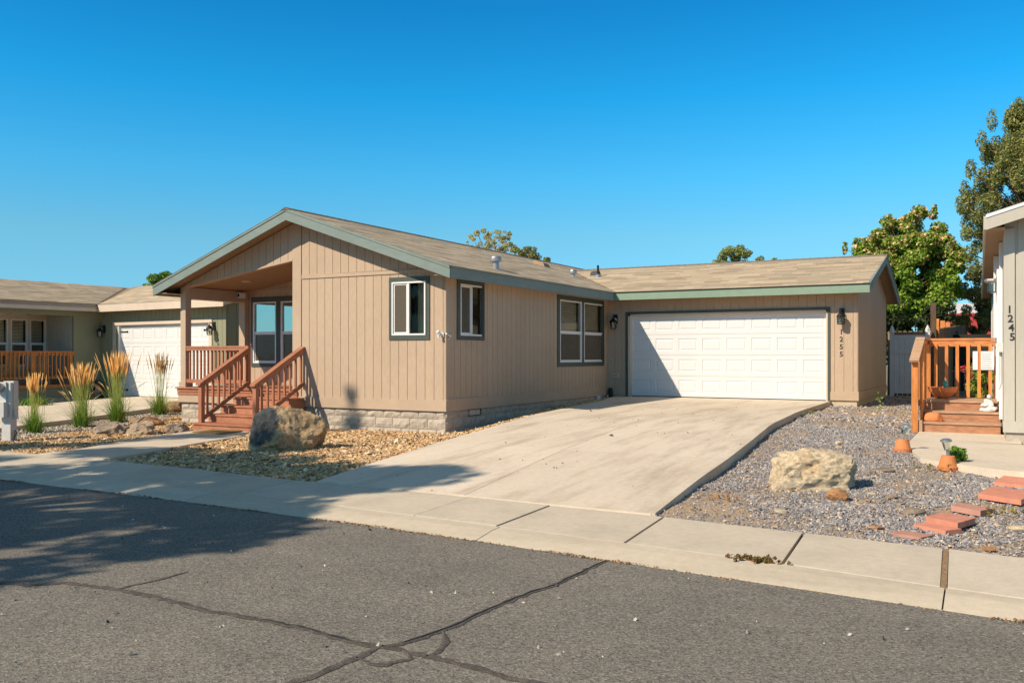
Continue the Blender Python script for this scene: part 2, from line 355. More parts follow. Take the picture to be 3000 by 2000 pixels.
def window(parent, W, a0, a1, z0, z1, kind='slide', split=.5, glass='glass', fr='vinyl', inside='room', fw=.03, blinds=False, curtain=False):
    """one framed window unit; kind slide / hung / fixed"""
    w = MB(); frame_rect(w, W, a0, a1, z0, z1, fw, -.06, .03)
    wo = w.build('window', M[fr], parent)
    i0, i1, j0, j1 = a0+fw, a1-fw, z0+fw, z1-fw
    if kind == 'slide':
        s = a0+(a1-a0)*split
        b = MB(); rect(b, W, s-.02, s+.02, -.03, .022, j0, j1); b.build('mullion', M[fr], wo)
        b = MB(); frame_rect(b, W, i0+.002, s-.022, j0+.002, j1-.002, .028, -.035, .008); b.build('sash', M[fr], wo)
        g = MB(); g.poly([W(i0+.03,-.012,j0+.03), W(s-.05,-.012,j0+.03), W(s-.05,-.012,j1-.03), W(i0+.03,-.012,j1-.03)]); g.build('pane', M[glass], wo)
        g = MB(); g.poly([W(s+.02,-.02,j0), W(i1,-.02,j0), W(i1,-.02,j1), W(s+.02,-.02,j1)]); g.build('pane', M[glass], wo)
        b = MB(); rect(b, W, i0+.031, s-.051, .001, .003, j0+.031, j1-.031); b.build('screen', M['screen'], wo)
    elif kind == 'hung':
        s = z0+(z1-z0)*split
        b = MB(); rect(b, W, i0, i1, -.03, .02, s-.022, s+.022); b.build('meeting_rail', M[fr], wo)
        b = MB(); frame_rect(b, W, i0+.002, i1-.002, j0+.002, s-.024, .024, -.035, .006); b.build('sash', M[fr], wo)
        g = MB(); g.poly([W(i0,-.015,s+.02), W(i1,-.015,s+.02), W(i1,-.015,j1), W(i0,-.015,j1)]); g.build('pane', M[glass], wo)
        g = MB(); g.poly([W(i0+.025,-.02,j0+.025), W(i1-.025,-.02,j0+.025), W(i1-.025,-.02,s-.045), W(i0+.025,-.02,s-.045)]); g.build('pane', M[glass], wo)
        b = MB(); rect(b, W, i0+.027, i1-.027, .001, .003, j0+.027, s-.049); b.build('screen', M['screen'], wo)
    else:
        g = MB(); g.poly([W(i0,-.02,j0), W(i1,-.02,j0), W(i1,-.02,j1), W(i0,-.02,j1)]); g.build('pane', M[glass], wo)
    # shallow room behind
    b = MB(); D = -.75; e = .3
    A0, A1, Z0, Z1 = a0-e, a1+e, z0-e, z1+e
    b.poly([W(A0,D,Z0), W(A1,D,Z0), W(A1,D,Z1), W(A0,D,Z1)])
    b.poly([W(A0,-.1,Z0), W(A0,D,Z0), W(A0,D,Z1), W(A0,-.1,Z1)]); b.poly([W(A1,-.1,Z0), W(A1,D,Z0), W(A1,D,Z1), W(A1,-.1,Z1)])
    b.poly([W(A0,-.1,Z0), W(A1,-.1,Z0), W(A1,D,Z0), W(A0,D,Z0)]); b.poly([W(A0,-.1,Z1), W(A1,-.1,Z1), W(A1,D,Z1), W(A0,D,Z1)])
    b.build('room', M[inside], wo)
    if blinds:
        b = MB(); z = j1-.03
        while z > j0+.03: rect(b, W, i0+.02, i1-.02, -.12, -.105, z, z+.032); z -= .045
        tag(b.build('blind_slats', M['blind'], wo), kind='stuff')
    if curtain:
        b = MB(); k = i0
        while k < i0+(i1-i0)*.32: rect(b, W, k, k+.03, -.2-.03*math.sin(k*90), -.18-.03*math.sin(k*90), j0, j1); k += .032
        b.build('curtain', M['blind'], wo)
    return wo
def trim4(parent, W, a0, a1, z0, z1, w, wt=None, wb=None, m='sage_dark', d=.03, name='window_trim', bottom=True):
    wt = w if wt is None else wt; wb = w if wb is None else wb
    for r in ((a0, a0+w, z0+(wb if bottom else 0), z1-wt), (a1-w, a1, z0+(wb if bottom else 0), z1-wt), (a0, a1, z1-wt, z1)) + (((a0, a1, z0, z0+wb),) if bottom else ()):
        b = MB(); rect(b, W, r[0], r[1], 0.0005, d, r[2], r[3]); b.build(name, M[m], parent)
def text(s, size, W, a, z, parent, name='digit', m='dig', depth=.008, d=.016, bold=.012):
    cu = bpy.data.curves.new('t', 'FONT'); cu.body = s; cu.size = size; cu.extrude = depth/2; cu.offset = bold*size; cu.align_x = 'CENTER'
    ob = bpy.data.objects.new('t', cu); link(ob); dg = bpy.context.evaluated_depsgraph_get()
    me = bpy.data.meshes.new_from_object(ob.evaluated_get(dg)); bpy.data.objects.remove(ob)
    mb = MB(); mb.v = [W(a+v.co.x, d+v.co.z, z+v.co.y) for v in me.vertices]; mb.f = [tuple(p.vertices) for p in me.polygons]
    o = mb.build(name, M[m], parent); bpy.data.meshes.remove(me); return o
def rock(name, c, dims, seed, m, label=None, cat='rock', group=None, parent=None, sub=4, cuts=9, rough=.12, rz=0, cutk=(.62, .92), cols=None):
    bm = bmesh.new(); bmesh.ops.create_icosphere(bm, subdivisions=sub, radius=1)
    rd = random.Random(seed); pl = []
    for i in range(cuts):
        n = Vector((rd.gauss(0,1), rd.gauss(0,1), rd.gauss(0,.7))).normalized(); pl.append((n, rd.uniform(*cutk)))
    cr, sr = math.cos(rz), math.sin(rz); V = []
    for v in bm.verts:
        p = v.co.copy()
        for n, k in pl:
            e = p.dot(n)-k
            if e > 0: p -= n*e*.93
        q = p*1.6+Vector((seed*3.1, seed*1.7, 0))
        p *= 1+rough*(mn.fractal(q, .8, 2.1, 5)) + rough*.4*mn.noise(q*5)+rough*.16*mn.noise(q*13)
        x, y, z = p.x*dims[0], p.y*dims[1], p.z*dims[2]
        v.co = (x*cr-y*sr, x*sr+y*cr, z)
    me = bpy.data.meshes.new(name); bm.to_mesh(me); bm.free(); me.materials.append(m); me.shade_flat()
    o = link(bpy.data.objects.new(name, me)); o.location = Vector(c)-(ORG[parent.name] if parent else Vector()); ORG[o.name] = Vector(c)
    if parent: o.parent = parent
    if label: tag(o, label, cat, group)
    return o
# ------------------------------------------------------------------ ground levels
PY = [5., 7.65, 8.9, 10.6, 12.5, 14.75, 17.7, 21.9]; PZ = [.06, .08, .157, .256, .329, .40, .43, .428]
def Pz(y): return float(np.interp(y, PY, PZ))
DL = [(-6.72,7.60), (-6.87,8.96), (-7.01,10.58), (-7.18,11.98), (-7.44,13.73), (-7.95,17.65), (-8.15,19.2), (-8.62,20.9), (-8.75,21.78)]
DR = [(-2.70,7.50), (-2.81,9.32), (-2.85,10.56), (-2.99,12.33), (-3.18,14.29), (-3.33,17.14), (-3.42,21.0), (-3.43,21.78)]
def xl(y): return float(np.interp(y, [p[1] for p in DL], [p[0] for p in DL]))
def xr(y): return float(np.interp(y, [p[1] for p in DR], [p[0] for p in DR]))
def sst(t): t = min(1, max(0, t)); return t*t*(3-2*t)
def G(x, y):
    """natural ground level"""
    if x < -5:
        z = .05-.012*min(5, max(0, -9-x)) + .23*sst((y-14)/5.)*(1 if x > -9.6 else 0)
        if x < -16: z += .10*sst((y-12)/6)+.0
        if y > 7.6:
            k = sst(1-(xl(y)-x)/1.35); z = z*(1-k)+(Pz(y)-.045)*k
        z = z*sst((y-7.7)/.7)+.062*(1-sst((y-7.7)/.7))
        return z
    z = Pz(y)-.1*min(1, max(0, (y-7.4)/2.5))-.012-.045*min(3, max(0, x+2.5))*min(1, max(0, (y-8)/5))
    k = sst((x+1.9)/.7)*sst((y-12.6)/1.4); z = min(z, z*(1-k)+.165*k)
    return z
XK = [-60,-10.51,-8.18,-6.78,-5.10,-3.66,-2.50,-1.23,-.28,.13,16]; YK = [6.44,6.40,6.39,6.33,6.25,6.15,6.02,5.90,5.80,5.75,3.6]
XJ = [-60,-6.79,-4.66,-3.74,-2.53,-1.32,-.29,.13,16]; YJ = [6.87,6.80,6.62,6.555,6.45,6.33,6.16,6.10,4.0]
XB = [-60,-10.6,-8.67,-7.61,-6.76,-4.77,-3.73,-2.73,-1.37,-.34,.16,16]; YB = [8.0,7.94,7.84,7.74,7.69,7.63,7.57,7.54,7.38,7.27,7.19,5.1]
yk = lambda x: float(np.interp(x, XK, YK)); yj = lambda x: float(np.interp(x, XJ, YJ)); yb = lambda x: float(np.interp(x, XB, YB))

def sheet(name, x0, x1, y0, y1, step, zf, m, keep=None, kind='structure', nz=0):
    xs = np.arange(x0, x1+step*.5, step); ys = np.arange(y0, y1+step*.5, step)
    V = []; idx = {}; F = []
    for j, y in enumerate(ys):
        for i, x in enumerate(xs):
            idx[(i, j)] = len(V); V.append((x, y, zf(x, y)+(nz*mn.noise(Vector((x*2.3, y*2.3, 0))) if nz else 0)))
    for j in range(len(ys)-1):
        for i in range(len(xs)-1):
            if keep and not keep((xs[i]+xs[i+1])/2, (ys[j]+ys[j+1])/2): continue
            F.append((idx[i, j], idx[i+1, j], idx[i+1, j+1], idx[i, j+1]))
    o = npmesh(name, V, F, m, smooth=True); return tag(o, kind=kind)
# wide ground to the horizon
far = MB(); far.poly([(-600,-600,-.12), (600,-600,-.12), (600,600,-.12), (-600,600,-.12)])
tag(far.build('ground', M['dirt_far']), kind='structure')
sheet('yard_ground', -60, 20, 7.2, 70, 1.0, lambda x, y: min(G(x, y), .25)-.07, M['dirt_far'])

# street, with the other kerb far behind the camera
st = MB(); xs = [-60,-30,-20,-14]+list(np.arange(-11, 3, .5))+[6, 10, 16]
for a, b in zip(xs, xs[1:]): st.poly([(a,-3.2,0), (b,-3.2,0), (b, yk(b)+.03, 0), (a, yk(a)+.03, 0)])
tag(st.build('street', M['asphalt']), kind='structure')
o = MB(); o.box(-60, 16, -4.8, -3.2, -.1, .07); tag(o.build('sidewalk', M['walk']), kind='structure')
# near kerb (rolled) and sidewalk, each slab its own piece
jx = [-12.95,-11.75,-10.55,-9.4,-8.2,-7.02,-5.84,-4.64,-3.74,-2.54,-1.32,-.30,.92,2.1,3.3,4.5]
bx_ = [-12.95,-11.78,-10.58,-9.43,-8.23,-7.04,-5.85,-4.66,-3.73,-2.59,-1.37,-.34,.87,2.05,3.25,4.45]
base = MB(); xs = [-60,-30]+list(np.arange(-20, 6.1, 1.0))+[16]
for a, b in zip(xs, xs[1:]): base.hexa([(a,yk(a)+.03,-.1),(b,yk(b)+.03,-.1),(b,yb(b)-.02,-.1),(a,yb(a)-.02,-.1),(a,yk(a)+.03,-.006),(b,yk(b)+.03,-.004),(b,yb(b)-.02,.056),(a,yb(a)-.02,.056)])
walk = tag(base.build('sidewalk', M['joint']), kind='structure')
JX = [-60,-30,-20,-16.5,-15.3,-14.1]+jx+[16]; BX = [-60,-30,-20,-16.5,-15.3,-14.1]+bx_+[16]
gap = {-3.74:.012, -.30:.022, -1.32:.013, -2.54:.013}
for i in range(len(JX)-1):
    a, b, c, d = JX[i], JX[i+1], BX[i], BX[i+1]
    g0 = gap.get(JX[i], .006); g1 = gap.get(JX[i+1], .006)
    n = 4 if b-a < 2 else 12; mb = MB(); zz = random.uniform(-.003, .003); rings = []
    k0 = len(mb.v)
    for k in range(n+1):
        t = k/n; xa = (a+g0)*(1-t)+(b-g1)*t; xb_ = (c+g0)*(1-t)+(d-g1)*t
        mb.v += [(xa, yj(xa)+.006, -.05), (xa, yj(xa)+.006, .047+zz), (xa, yj(xa)+.012, .050+zz), (xb_, yb(xb_)-.008, .076+zz), (xb_, yb(xb_), .07+zz), (xb_, yb(xb_), -.05)]
    for k in range(n):
        for q in range(5): mb.f.append((k0+6*k+q, k0+6*k+6+q, k0+6*k+7+q, k0+6*k+1+q))
    mb.f.append(tuple(k0+q for q in range(6))); mb.f.append(tuple(k0+6*n+5-q for q in range(6)))
    mb.build('slab', M['walk'], walk)
kerb = MB(); kerb.hexa([(-40,6.6,-.12),(-39,6.6,-.12),(-39,6.7,-.12),(-40,6.7,-.12),(-40,6.6,-.02),(-39,6.6,-.02),(-39,6.7,-.02),(-40,6.7,-.02)])
kerb = tag(kerb.build('kerb', M['kerb']), kind='structure')
KX = [-60,-30,-18.2,-14.5,-10.9,-7.3,-3.70,-.29,3.3,16]
for i in range(len(KX)-1):
    a, b = KX[i]+.005, KX[i+1]-.005; n = 10; mb = MB()
    for k in range(n+1):
        x = a+(b-a)*k/n; y0, y1 = yk(x), yj(x)
        mb.v += [(x, y0, -.05), (x, y0, .006), (x, y0*.72+y1*.28, .022), (x, y0*.35+y1*.65, .042), (x, y1-.006, .049), (x, y1, .044), (x, y1, -.05)]
    for k in range(n):
        for q in range(6): mb.f.append((7*k+q, 7*k+7+q, 7*k+8+q, 7*k+1+q))
    mb.f.append(tuple(range(7))); mb.f.append(tuple(7*n+6-q for q in range(7)))
    mb.build('kerb_stone', M['kerb'], kerb, smooth=False)
# sealed cracks in the asphalt
seal = None
def crack(pts, w, ww=.85):
    mb = MB(); P = []
    for (x0, y0), (x1, y1) in zip(pts, pts[1:]):
        L = math.hypot(x1-x0, y1-y0); k = max(2, int(L/.03))
        for i in range(k): t = i/k; P.append((x0+(x1-x0)*t, y0+(y1-y0)*t))
    P.append(pts[-1]); n = len(P)
    for i, (x, y) in enumerate(P):
        a = P[max(0, i-1)]; b = P[min(n-1, i+1)]; dx, dy = b[0]-a[0], b[1]-a[1]; l = math.hypot(dx, dy) or 1
        nx, ny = -dy/l, dx/l; j = .014*mn.noise(Vector((x*9, y*9, 1))); e = min(1, i/5, (n-1-i)/5)
        wl = w/2*(1+ww*mn.noise(Vector((x*14, y*14, 2)))+.4*mn.noise(Vector((x*37, y*37, 2))))*(.3+.7*e); wr = w/2*(1+ww*mn.noise(Vector((x*14, y*14, 7)))+.4*mn.noise(Vector((x*37, y*37, 7))))*(.3+.7*e)
        mb.v += [(x+nx*(j-wl), y+ny*(j-wl), .003), (x+nx*(j-wl*.4), y+ny*(j-wl*.4), .006), (x+nx*(j+wr*.4), y+ny*(j+wr*.4), .006), (x+nx*(j+wr), y+ny*(j+wr), .003)]
    for i in range(n-1):
        for q in range(3): mb.f.append((4*i+q, 4*i+4+q, 4*i+5+q, 4*i+1+q))
    return mb
A = [(-9.5,3.2),(-7.2,3.25),(-6.1,3.42),(-5.53,3.57),(-5.38,3.72),(-4.95,3.77),(-4.53,3.76),(-4.06,3.71),(-3.66,3.73),(-3.34,3.72),(-3.06,3.68),(-2.85,3.67),(-2.65,3.69),(-2.45,3.67),(-2.18,3.65),(-1.98,3.61),(-1.0,3.6),(1.5,3.4)]
Bc = [(-2.95,2.2),(-2.86,2.7),(-2.83,3.08),(-2.81,3.25),(-2.79,3.43),(-2.80,3.65),(-2.72,3.79),(-2.65,4.08),(-2.64,4.41),(-2.61,4.76),(-2.59,5.0),(-2.53,5.21),(-2.53,5.55),(-2.52,5.83),(-2.50,6.02)]
for pts, w_ in ((A, .05), (Bc, .05), ([(-4.95,3.77),(-4.94,3.93),(-4.91,4.07),(-4.92,4.30)], .028),
                ([(-2.79,3.49),(-2.68,3.45),(-2.60,3.48),(-2.55,3.60),(-2.62,3.67)], .045), ([(-2.65,4.04),(-2.53,3.91),(-2.49,3.74),(-2.50,3.64)], .04)):
    tag(crack(pts, w_).build('crack_sealer', M['sealer']), kind='structure')
# narrow open crack inside the sealer
for pts in (A[8:12], Bc[6:]):
    mb = crack(pts, .012, 1.2); mb.v = [(x, y, z+.004) for x, y, z in mb.v]; tag(mb.build('crack', M['black_plastic']), kind='structure')

# driveway in slabs
def slabpiece(parent, poly, m, name='slab', zf=None, th=.1, edge=.006, n=10):
    """poly: left edge fn, right edge fn given by param t in [0,1] along y"""
    (fl, fr_) = poly; mb = MB(); na = 10
    for j in range(n+1):
        t = j/n; a = fl(t); b = fr_(t)
        for i in range(na+1):
            s = i/na; x = a[0]*(1-s)+b[0]*s; y = a[1]*(1-s)+b[1]*s; mb.v.append((x, y, zf(x, y)))
    W_ = na+1
    for j in range(n):
        for i in range(na): mb.f.append((j*W_+i, j*W_+i+1, (j+1)*W_+i+1, (j+1)*W_+i))
    bd = [i for i in range(W_)]+[j*W_+na for j in range(1, n+1)]+[n*W_+i for i in range(na-1, -1, -1)]+[j*W_ for j in range(n-1, 0, -1)]
    k = len(mb.v); mb.v += [(mb.v[i][0], mb.v[i][1], mb.v[i][2]-th) for i in bd]
    for q in range(len(bd)): r = (q+1) % len(bd); mb.f.append((bd[q], k+q, k+r, bd[r]))
    return mb.build(name, m, parent, smooth=False)
def cx(y): return float(np.interp(y, [7.6, 10.6, 14.7, 21.8], [-4.75, -5.03, -5.41, -6.07]))
dbase = MB()
for a, b in zip(PY[1:], PY[2:]):
    for (l, r_) in ((xl, xr),):
        dbase.poly([(l(a)+.02, a, Pz(a)-.02), (r_(a)-.02, a, Pz(a)-.02), (r_(b)-.02, b, Pz(b)-.02), (l(b)+.02, b, Pz(b)-.02)])
drive = tag(dbase.build('driveway', M['joint']), kind='structure')
yc = [7.62, 10.62, 14.2, 17.9, 21.80]
for r0, r1 in zip(yc, yc[1:]):
    e = .004; y0 = r0+e; y1 = r1-e
    f0 = (lambda x: max(y0, yb(x)+.004)) if r0 < 8 else (lambda x: y0)
    for L, Rr, el_, er in ((xl, cx, 0, .004), (cx, xr, .004, 0)):
        fl = lambda t, L=L: ((lambda yy: (L(yy)+el_, yy))(f0(L(y0))*(1-t)+y1*t))
        fr_ = lambda t, Rr=Rr: ((lambda yy: (Rr(yy)-er, yy))(f0(Rr(y0))*(1-t)+y1*t))
        slabpiece(drive, (fl, fr_), M['drive'], zf=lambda x, y: Pz(y), th=.16, n=12)
mb = MB(); xs_ = list(np.linspace(-6.70, -2.72, 14))
for a, b in zip(xs_, xs_[1:]): mb.hexa([(a,yb(a)-.001,.05),(b,yb(b)-.001,.05),(b,yb(b)+.014,.05),(a,yb(a)+.014,.05),(a,yb(a)-.001,.083),(b,yb(b)-.001,.083),(b,yb(b)+.014,.086),(a,yb(a)+.014,.086)])
mb.build('joint_strip', M['path'], drive)
# pale walkway to the stairs
WL = [(-12.17,7.97),(-12.3,8.6),(-13.1,10.31),(-13.65,12.0),(-13.7,12.47)]; WR = [(-10.75,7.97),(-10.95,8.6),(-11.45,9.9),(-11.8,11.1),(-12.1,12.0),(-12.15,12.47)]
wl = lambda y: float(np.interp(y, [p[1] for p in WL], [p[0] for p in WL])); wr = lambda y: float(np.interp(y, [p[1] for p in WR], [p[0] for p in WR]))
pm = slabpiece(None, (lambda t: (lambda y: (wl(y), y))(7.97+4.5*t), lambda t: (lambda y: (wr(y), y))(7.97+4.5*t)), M['path'], name='garden_path', zf=lambda x, y: float(np.interp(y, [7.97, 9, 12.5], [.079, .062, .036])), th=.12, n=16)
tag(pm, kind='structure')
# neighbour's driveway on the left
nd = MB(); NP = [(-16.4,7.97,.07),(-17.01,10.34,.075),(-17.48,11.54,.085),(-18.09,13.39,.115),(-18.75,15.20,.155),(-20.0,17.2,.19),(-21.2,18.43,.222)]
NQ = [(-21.6,7.97,.07),(-22.4,10.34,.08),(-22.65,12.4,.10),(-22.83,13.88,.125),(-23.1,15.5,.16),(-23.4,17.0,.19),(-24.2,18.74,.222)]
nv = tag(slabpiece(None, (lambda t: tuple(np.interp(t*6, range(7), [p[i] for p in NQ]) for i in (0, 1)), lambda t: tuple(np.interp(t*6, range(7), [p[i] for p in NP]) for i in (0, 1))), M['drive'], name='driveway', zf=lambda x, y: float(np.interp(y, [8, 12, 18.5], [.07, .095, .222])), th=.14, n=18), kind='structure')
# concrete pad below the grey house's steps
PADP = [(-1.18,16.56),(-1.17,14.6),(-1.10,13.83),(-.99,12.9),(-.86,12.3),(-.65,12.02),(-.44,11.84),(-.21,11.60),(.10,11.42),(.6,11.2),(4,10.6),(4,12.9),(1.2,13.2),(.5,14.0),(.28,15.1),(.28,16.56)]
PL = PADP[:9][::-1]; pyl = [p[1] for p in PL]; pxl = [p[0] for p in PL]
def padrow(t, right):
    y = 11.42+(16.56-11.42)*t; x = float(np.interp(y, pyl, pxl))
    return ((4.0 if y < 15.0 else .3), y-.7*(1-t)) if right else (x, y)
pad = slabpiece(None, (lambda t: padrow(t, 0), lambda t: padrow(t, 1)), M['path'], name='patio', zf=lambda x, y: .205, th=.22, n=40)
tag(pad, kind='structure')
b = MB(); b.hexa([(-.318,6.14,.03),(-.282,6.14,.03),(-.322,7.28,.04),(-.358,7.28,.04),(-.318,6.14,.047),(-.282,6.14,.047),(-.322,7.27,.068),(-.358,7.27,.068)]); b.build('expansion_strip', M['gutterdirt'], walk)

# beds
def in_poly(px, py, poly):
    c = np.zeros(len(px), bool); n = len(poly)
    for i in range(n):
        x0, y0 = poly[i]; x1, y1 = poly[(i+1) % n]
        k = ((y0 > py) != (y1 > py)) & (px < (x1-x0)*(py-y0)/((y1-y0) or 1e-9)+x0); c ^= k
    return c
def bedkeep(x, y):
    if y < yb(x)-.05 or y > 21.75: return False
    if x > xl(y)+.15: return False
    if x > -9.0: return True
    if x < -16.2: return y < 18 and x > float(np.interp(y, [p[1] for p in NP], [p[0] for p in NP]))-.15
    return y < 14.1
sheet('rock_chip_bed', -21.5, -6.5, 7.4, 21.9, .16, G, M['dirt_bed'], bedkeep, nz=.02)
def yardkeep(x, y):
    if y < yb(x)-.05 or x < xr(y)-.15 and y < 21.7: return False
    if y > 21.7 and x < -2.9: return False
    return not (y > 15.4 and x > .35)
sheet('gravel_yard', -3.6, 6, 6.2, 29.4, .16, lambda x, y: G(x, y)-.006 if y < 21 else G(x, 21)-.006-.005*(y-21), M['dirt_yard'], yardkeep, nz=.02)

def scatter(name, px, py, zf, size, flat, pal, wts, m, seed, ar=(.45, .9), lump=.0):
    """thousands of small stones or chips as one mesh of 8-sided pieces"""
    r = np.random.default_rng(seed); n = len(px)
    s = size*np.exp(r.normal(0, .38, n)); a = r.uniform(*ar, n)
    base = np.array([[1,0,-.35],[0,1,-.35],[-1,0,-.35],[0,-1,-.35],[.25,.2,1]], float)
    ang = r.uniform(0, 6.283, n); tx = r.normal(0, .38, n); ty = r.normal(0, .38, n)
    v = base[None]+r.normal(0, .22, (n, 5, 3)); v[:, :, 0] *= s[:, None]; v[:, :, 1] *= (s*a)[:, None]; v[:, :, 2] *= (s*flat)[:, None]
    v[:, :, 2] += v[:, :, 0]*tx[:, None]+v[:, :, 1]*ty[:, None]
    c, sn = np.cos(ang)[:, None], np.sin(ang)[:, None]
    X = v[:, :, 0]*c-v[:, :, 1]*sn; Y = v[:, :, 0]*sn+v[:, :, 1]*c
    z = np.array([zf(x, y)+.02*mn.noise(Vector((x*2.3, y*2.3, 0))) for x, y in zip(px, py)])+s*flat*.4
    V = np.stack([X+px[:, None], Y+py[:, None], v[:, :, 2]+z[:, None]], -1).reshape(-1, 3)
    T = np.array([[0,1,4],[1,2,4],[2,3,4],[3,0,4]])
    F = (np.arange(n)[:, None, None]*5+T[None]).reshape(-1, 3)
    pal = np.array(pal); ci = r.choice(len(pal), n, p=np.array(wts)/sum(wts)); col = pal[ci]*r.uniform(.7, 1.25, (n, 1))
    return npmesh(name, V, F, m, cols=np.repeat(np.clip(col, 0, 1), 5, axis=0))
def sample(n, x0, x1, y0, y1, keep, seed, dens=None):
    r = np.random.default_rng(seed); px = r.uniform(x0, x1, n); py = r.uniform(y0, y1, n)
    k = np.array([keep(x, y) for x, y in zip(px, py)]); px, py = px[k], py[k]
    if dens is not None:
        d = np.array([dens(x, y) for x, y in zip(px, py)]); q = r.uniform(0, 1, len(px)) < d; px, py = px[q], py[q]
    return px, py
def greyzone(x, y):
    e = float(np.interp(y, [p[1] for p in NP], [p[0] for p in NP]))
    return sst(1-(x-e-1.0)/.7) if x < -13 else 0
def chipkeep(x, y):
    if not bedkeep(x, y) or y < yb(x)+.015 or x > xl(y)-.015: return False
    if y < 12.5 and wl(y)-.01 < x < wr(y)+.01: return False
    if y > 13.84 and -16.2 < x < -8.98: return False
    if x < -16.2 and x < float(np.interp(y, [p[1] for p in NP], [p[0] for p in NP]))+.02: return False
    return True
px, py = sample(200000, -18.6, -6.6, 7.5, 21.5, chipkeep, 3, lambda x, y: .93*(1-greyzone(x, y)))
tag(scatter('rock_chips', px, py, G, .020, .40, [(.58,.35,.155),(.66,.43,.21),(.42,.24,.11),(.76,.61,.42),(.24,.145,.08),(.52,.38,.24)], [28,24,18,12,8,12], M['attr'], 5),
    'orange tan landscaping rock chips covering the beds before the tan house', 'rock chips', kind='stuff')
px, py = sample(60000, -18.8, -13, 8.5, 17.8, chipkeep, 4, lambda x, y: greyzone(x, y))
tag(scatter('gravel', px, py, G, .018, .6, [(.36,.31,.25),(.48,.41,.31),(.20,.18,.16),(.62,.51,.37)], [4,3,2,2], M['attr'], 6), 'grey gravel strip along the left neighbour driveway', 'gravel', kind='stuff')
PAV = [[(-.04,10.89),(.06,11.44),(.62,11.3),(.5,10.65)], [(-.18,9.93),(-.05,10.51),(.34,10.35),(.19,9.72)], [(-.38,9.08),(-.33,9.39),(-.03,9.20),(-.14,8.91)], [(-.54,8.26),(-.43,8.62),(-.17,8.46),(-.29,8.06)], [(-.62,8.05),(-.54,8.18),(-.26,8.03),(-.37,7.89)], [(-.76,7.71),(-.68,7.82),(-.44,7.76),(-.53,7.58)]]
def yk2(x, y):
    if not yardkeep(x, y) or y < yb(x)+.01 or (y < 21.7 and x < xr(y)+.01): return False
    if y > 11.1 and x > float(np.interp(y, [11.42, 11.84, 12.3, 12.9, 13.83, 16.6], [.1, -.44, -.86, -.99, -1.1, -1.2]))-.0 and y < 16.7: return False
    if y >= 16.7 and x > -1.2 and y < 18.8: return False
    return not (21.6 < y < 27.7 and x < -2.83)
def gd(x, y):
    if y < yb(x)+.12: return .35
    n = mn.fractal(Vector((x*.75, y*.5, 3.3)), .7, 2.2, 4)
    d = sst(.56+n*1.6)
    for cx_, cy_, r_ in ((-2.0, 9.35, .8), (-1.45, 12.9, .9), (-1.75, 7.75, .7), (-2.7, 8.3, .4), (-1.0, 10.9, .5)):
        d *= 1-.93*sst(1-math.hypot(x-cx_, (y-cy_)*.7)/r_)
    return .10+.90*d
YG = lambda x, y: G(x, y) if y < 21 else G(x, 21)-.005*(y-21)
px, py = sample(300000, -3.5, 2.2, 6.7, 16.6, yk2, 8, gd)
kk = np.ones(len(px), bool)
for q in PAV: kk &= ~in_poly(px, py, q)
px, py = px[kk], py[kk]
GP = [(.285,.265,.265),(.20,.19,.20),(.37,.34,.31),(.55,.46,.36),(.13,.125,.13),(.50,.36,.23)]
tag(scatter('gravel', px, py, YG, .0098, .55, GP, [34,24,18,6,8,9], M['attr'], 9), 'blue grey crushed gravel between the driveway and the grey house', 'gravel', kind='stuff')
px, py = sample(45000, -3.5, .2, 16.6, 29, yk2, 10, gd)
tag(scatter('gravel', px, py, YG, .017, .55, GP, [30,20,18,14,8,10], M['attr'], 11), 'grey gravel side yard beside the garage wall', 'gravel', kind='stuff')
# litter along the gutter line
px = np.random.default_rng(12).uniform(-13, 3, 6500); 
nn = np.array([sst(.5+1.8*mn.noise(Vector((x*1.3, 0, 0)))) for x in px]); rr = np.random.default_rng(13); k = rr.uniform(0, 1, len(px)) < .12+.8*nn; px = px[k]
py = np.array([yk(x) for x in px])-np.abs(rr.normal(0, .018, len(px)))
tag(scatter('litter', px, py, lambda x, y: .004, .007, .4, [(.36,.20,.09),(.18,.11,.06),(.45,.33,.2)], [4,3,2], M['attr'], 14), 'dry needles and grit gathered along the gutter edge', 'litter', kind='stuff')
px, py = sample(260, -9, 1.5, 2.6, 6.2, lambda x, y: True, 15)
tag(scatter('grit', px, py, lambda x, y: .004, .009, .6, [(.4,.35,.3),(.12,.1,.09),(.5,.44,.36)], [3,4,2], M['attr'], 16), 'small loose stones scattered on the asphalt street', 'stones', kind='stuff')
px, py = sample(90, -7, -3, 7.7, 20, lambda x, y: xl(y) < x < xr(y), 17)
tag(scatter('grit', px, py, lambda x, y: Pz(y)+.003, .011, .6, [(.1,.08,.06),(.3,.2,.12)], [3,2], M['attr'], 18), 'tiny dark cones and crumbs on the concrete driveway', 'debris', kind='stuff')
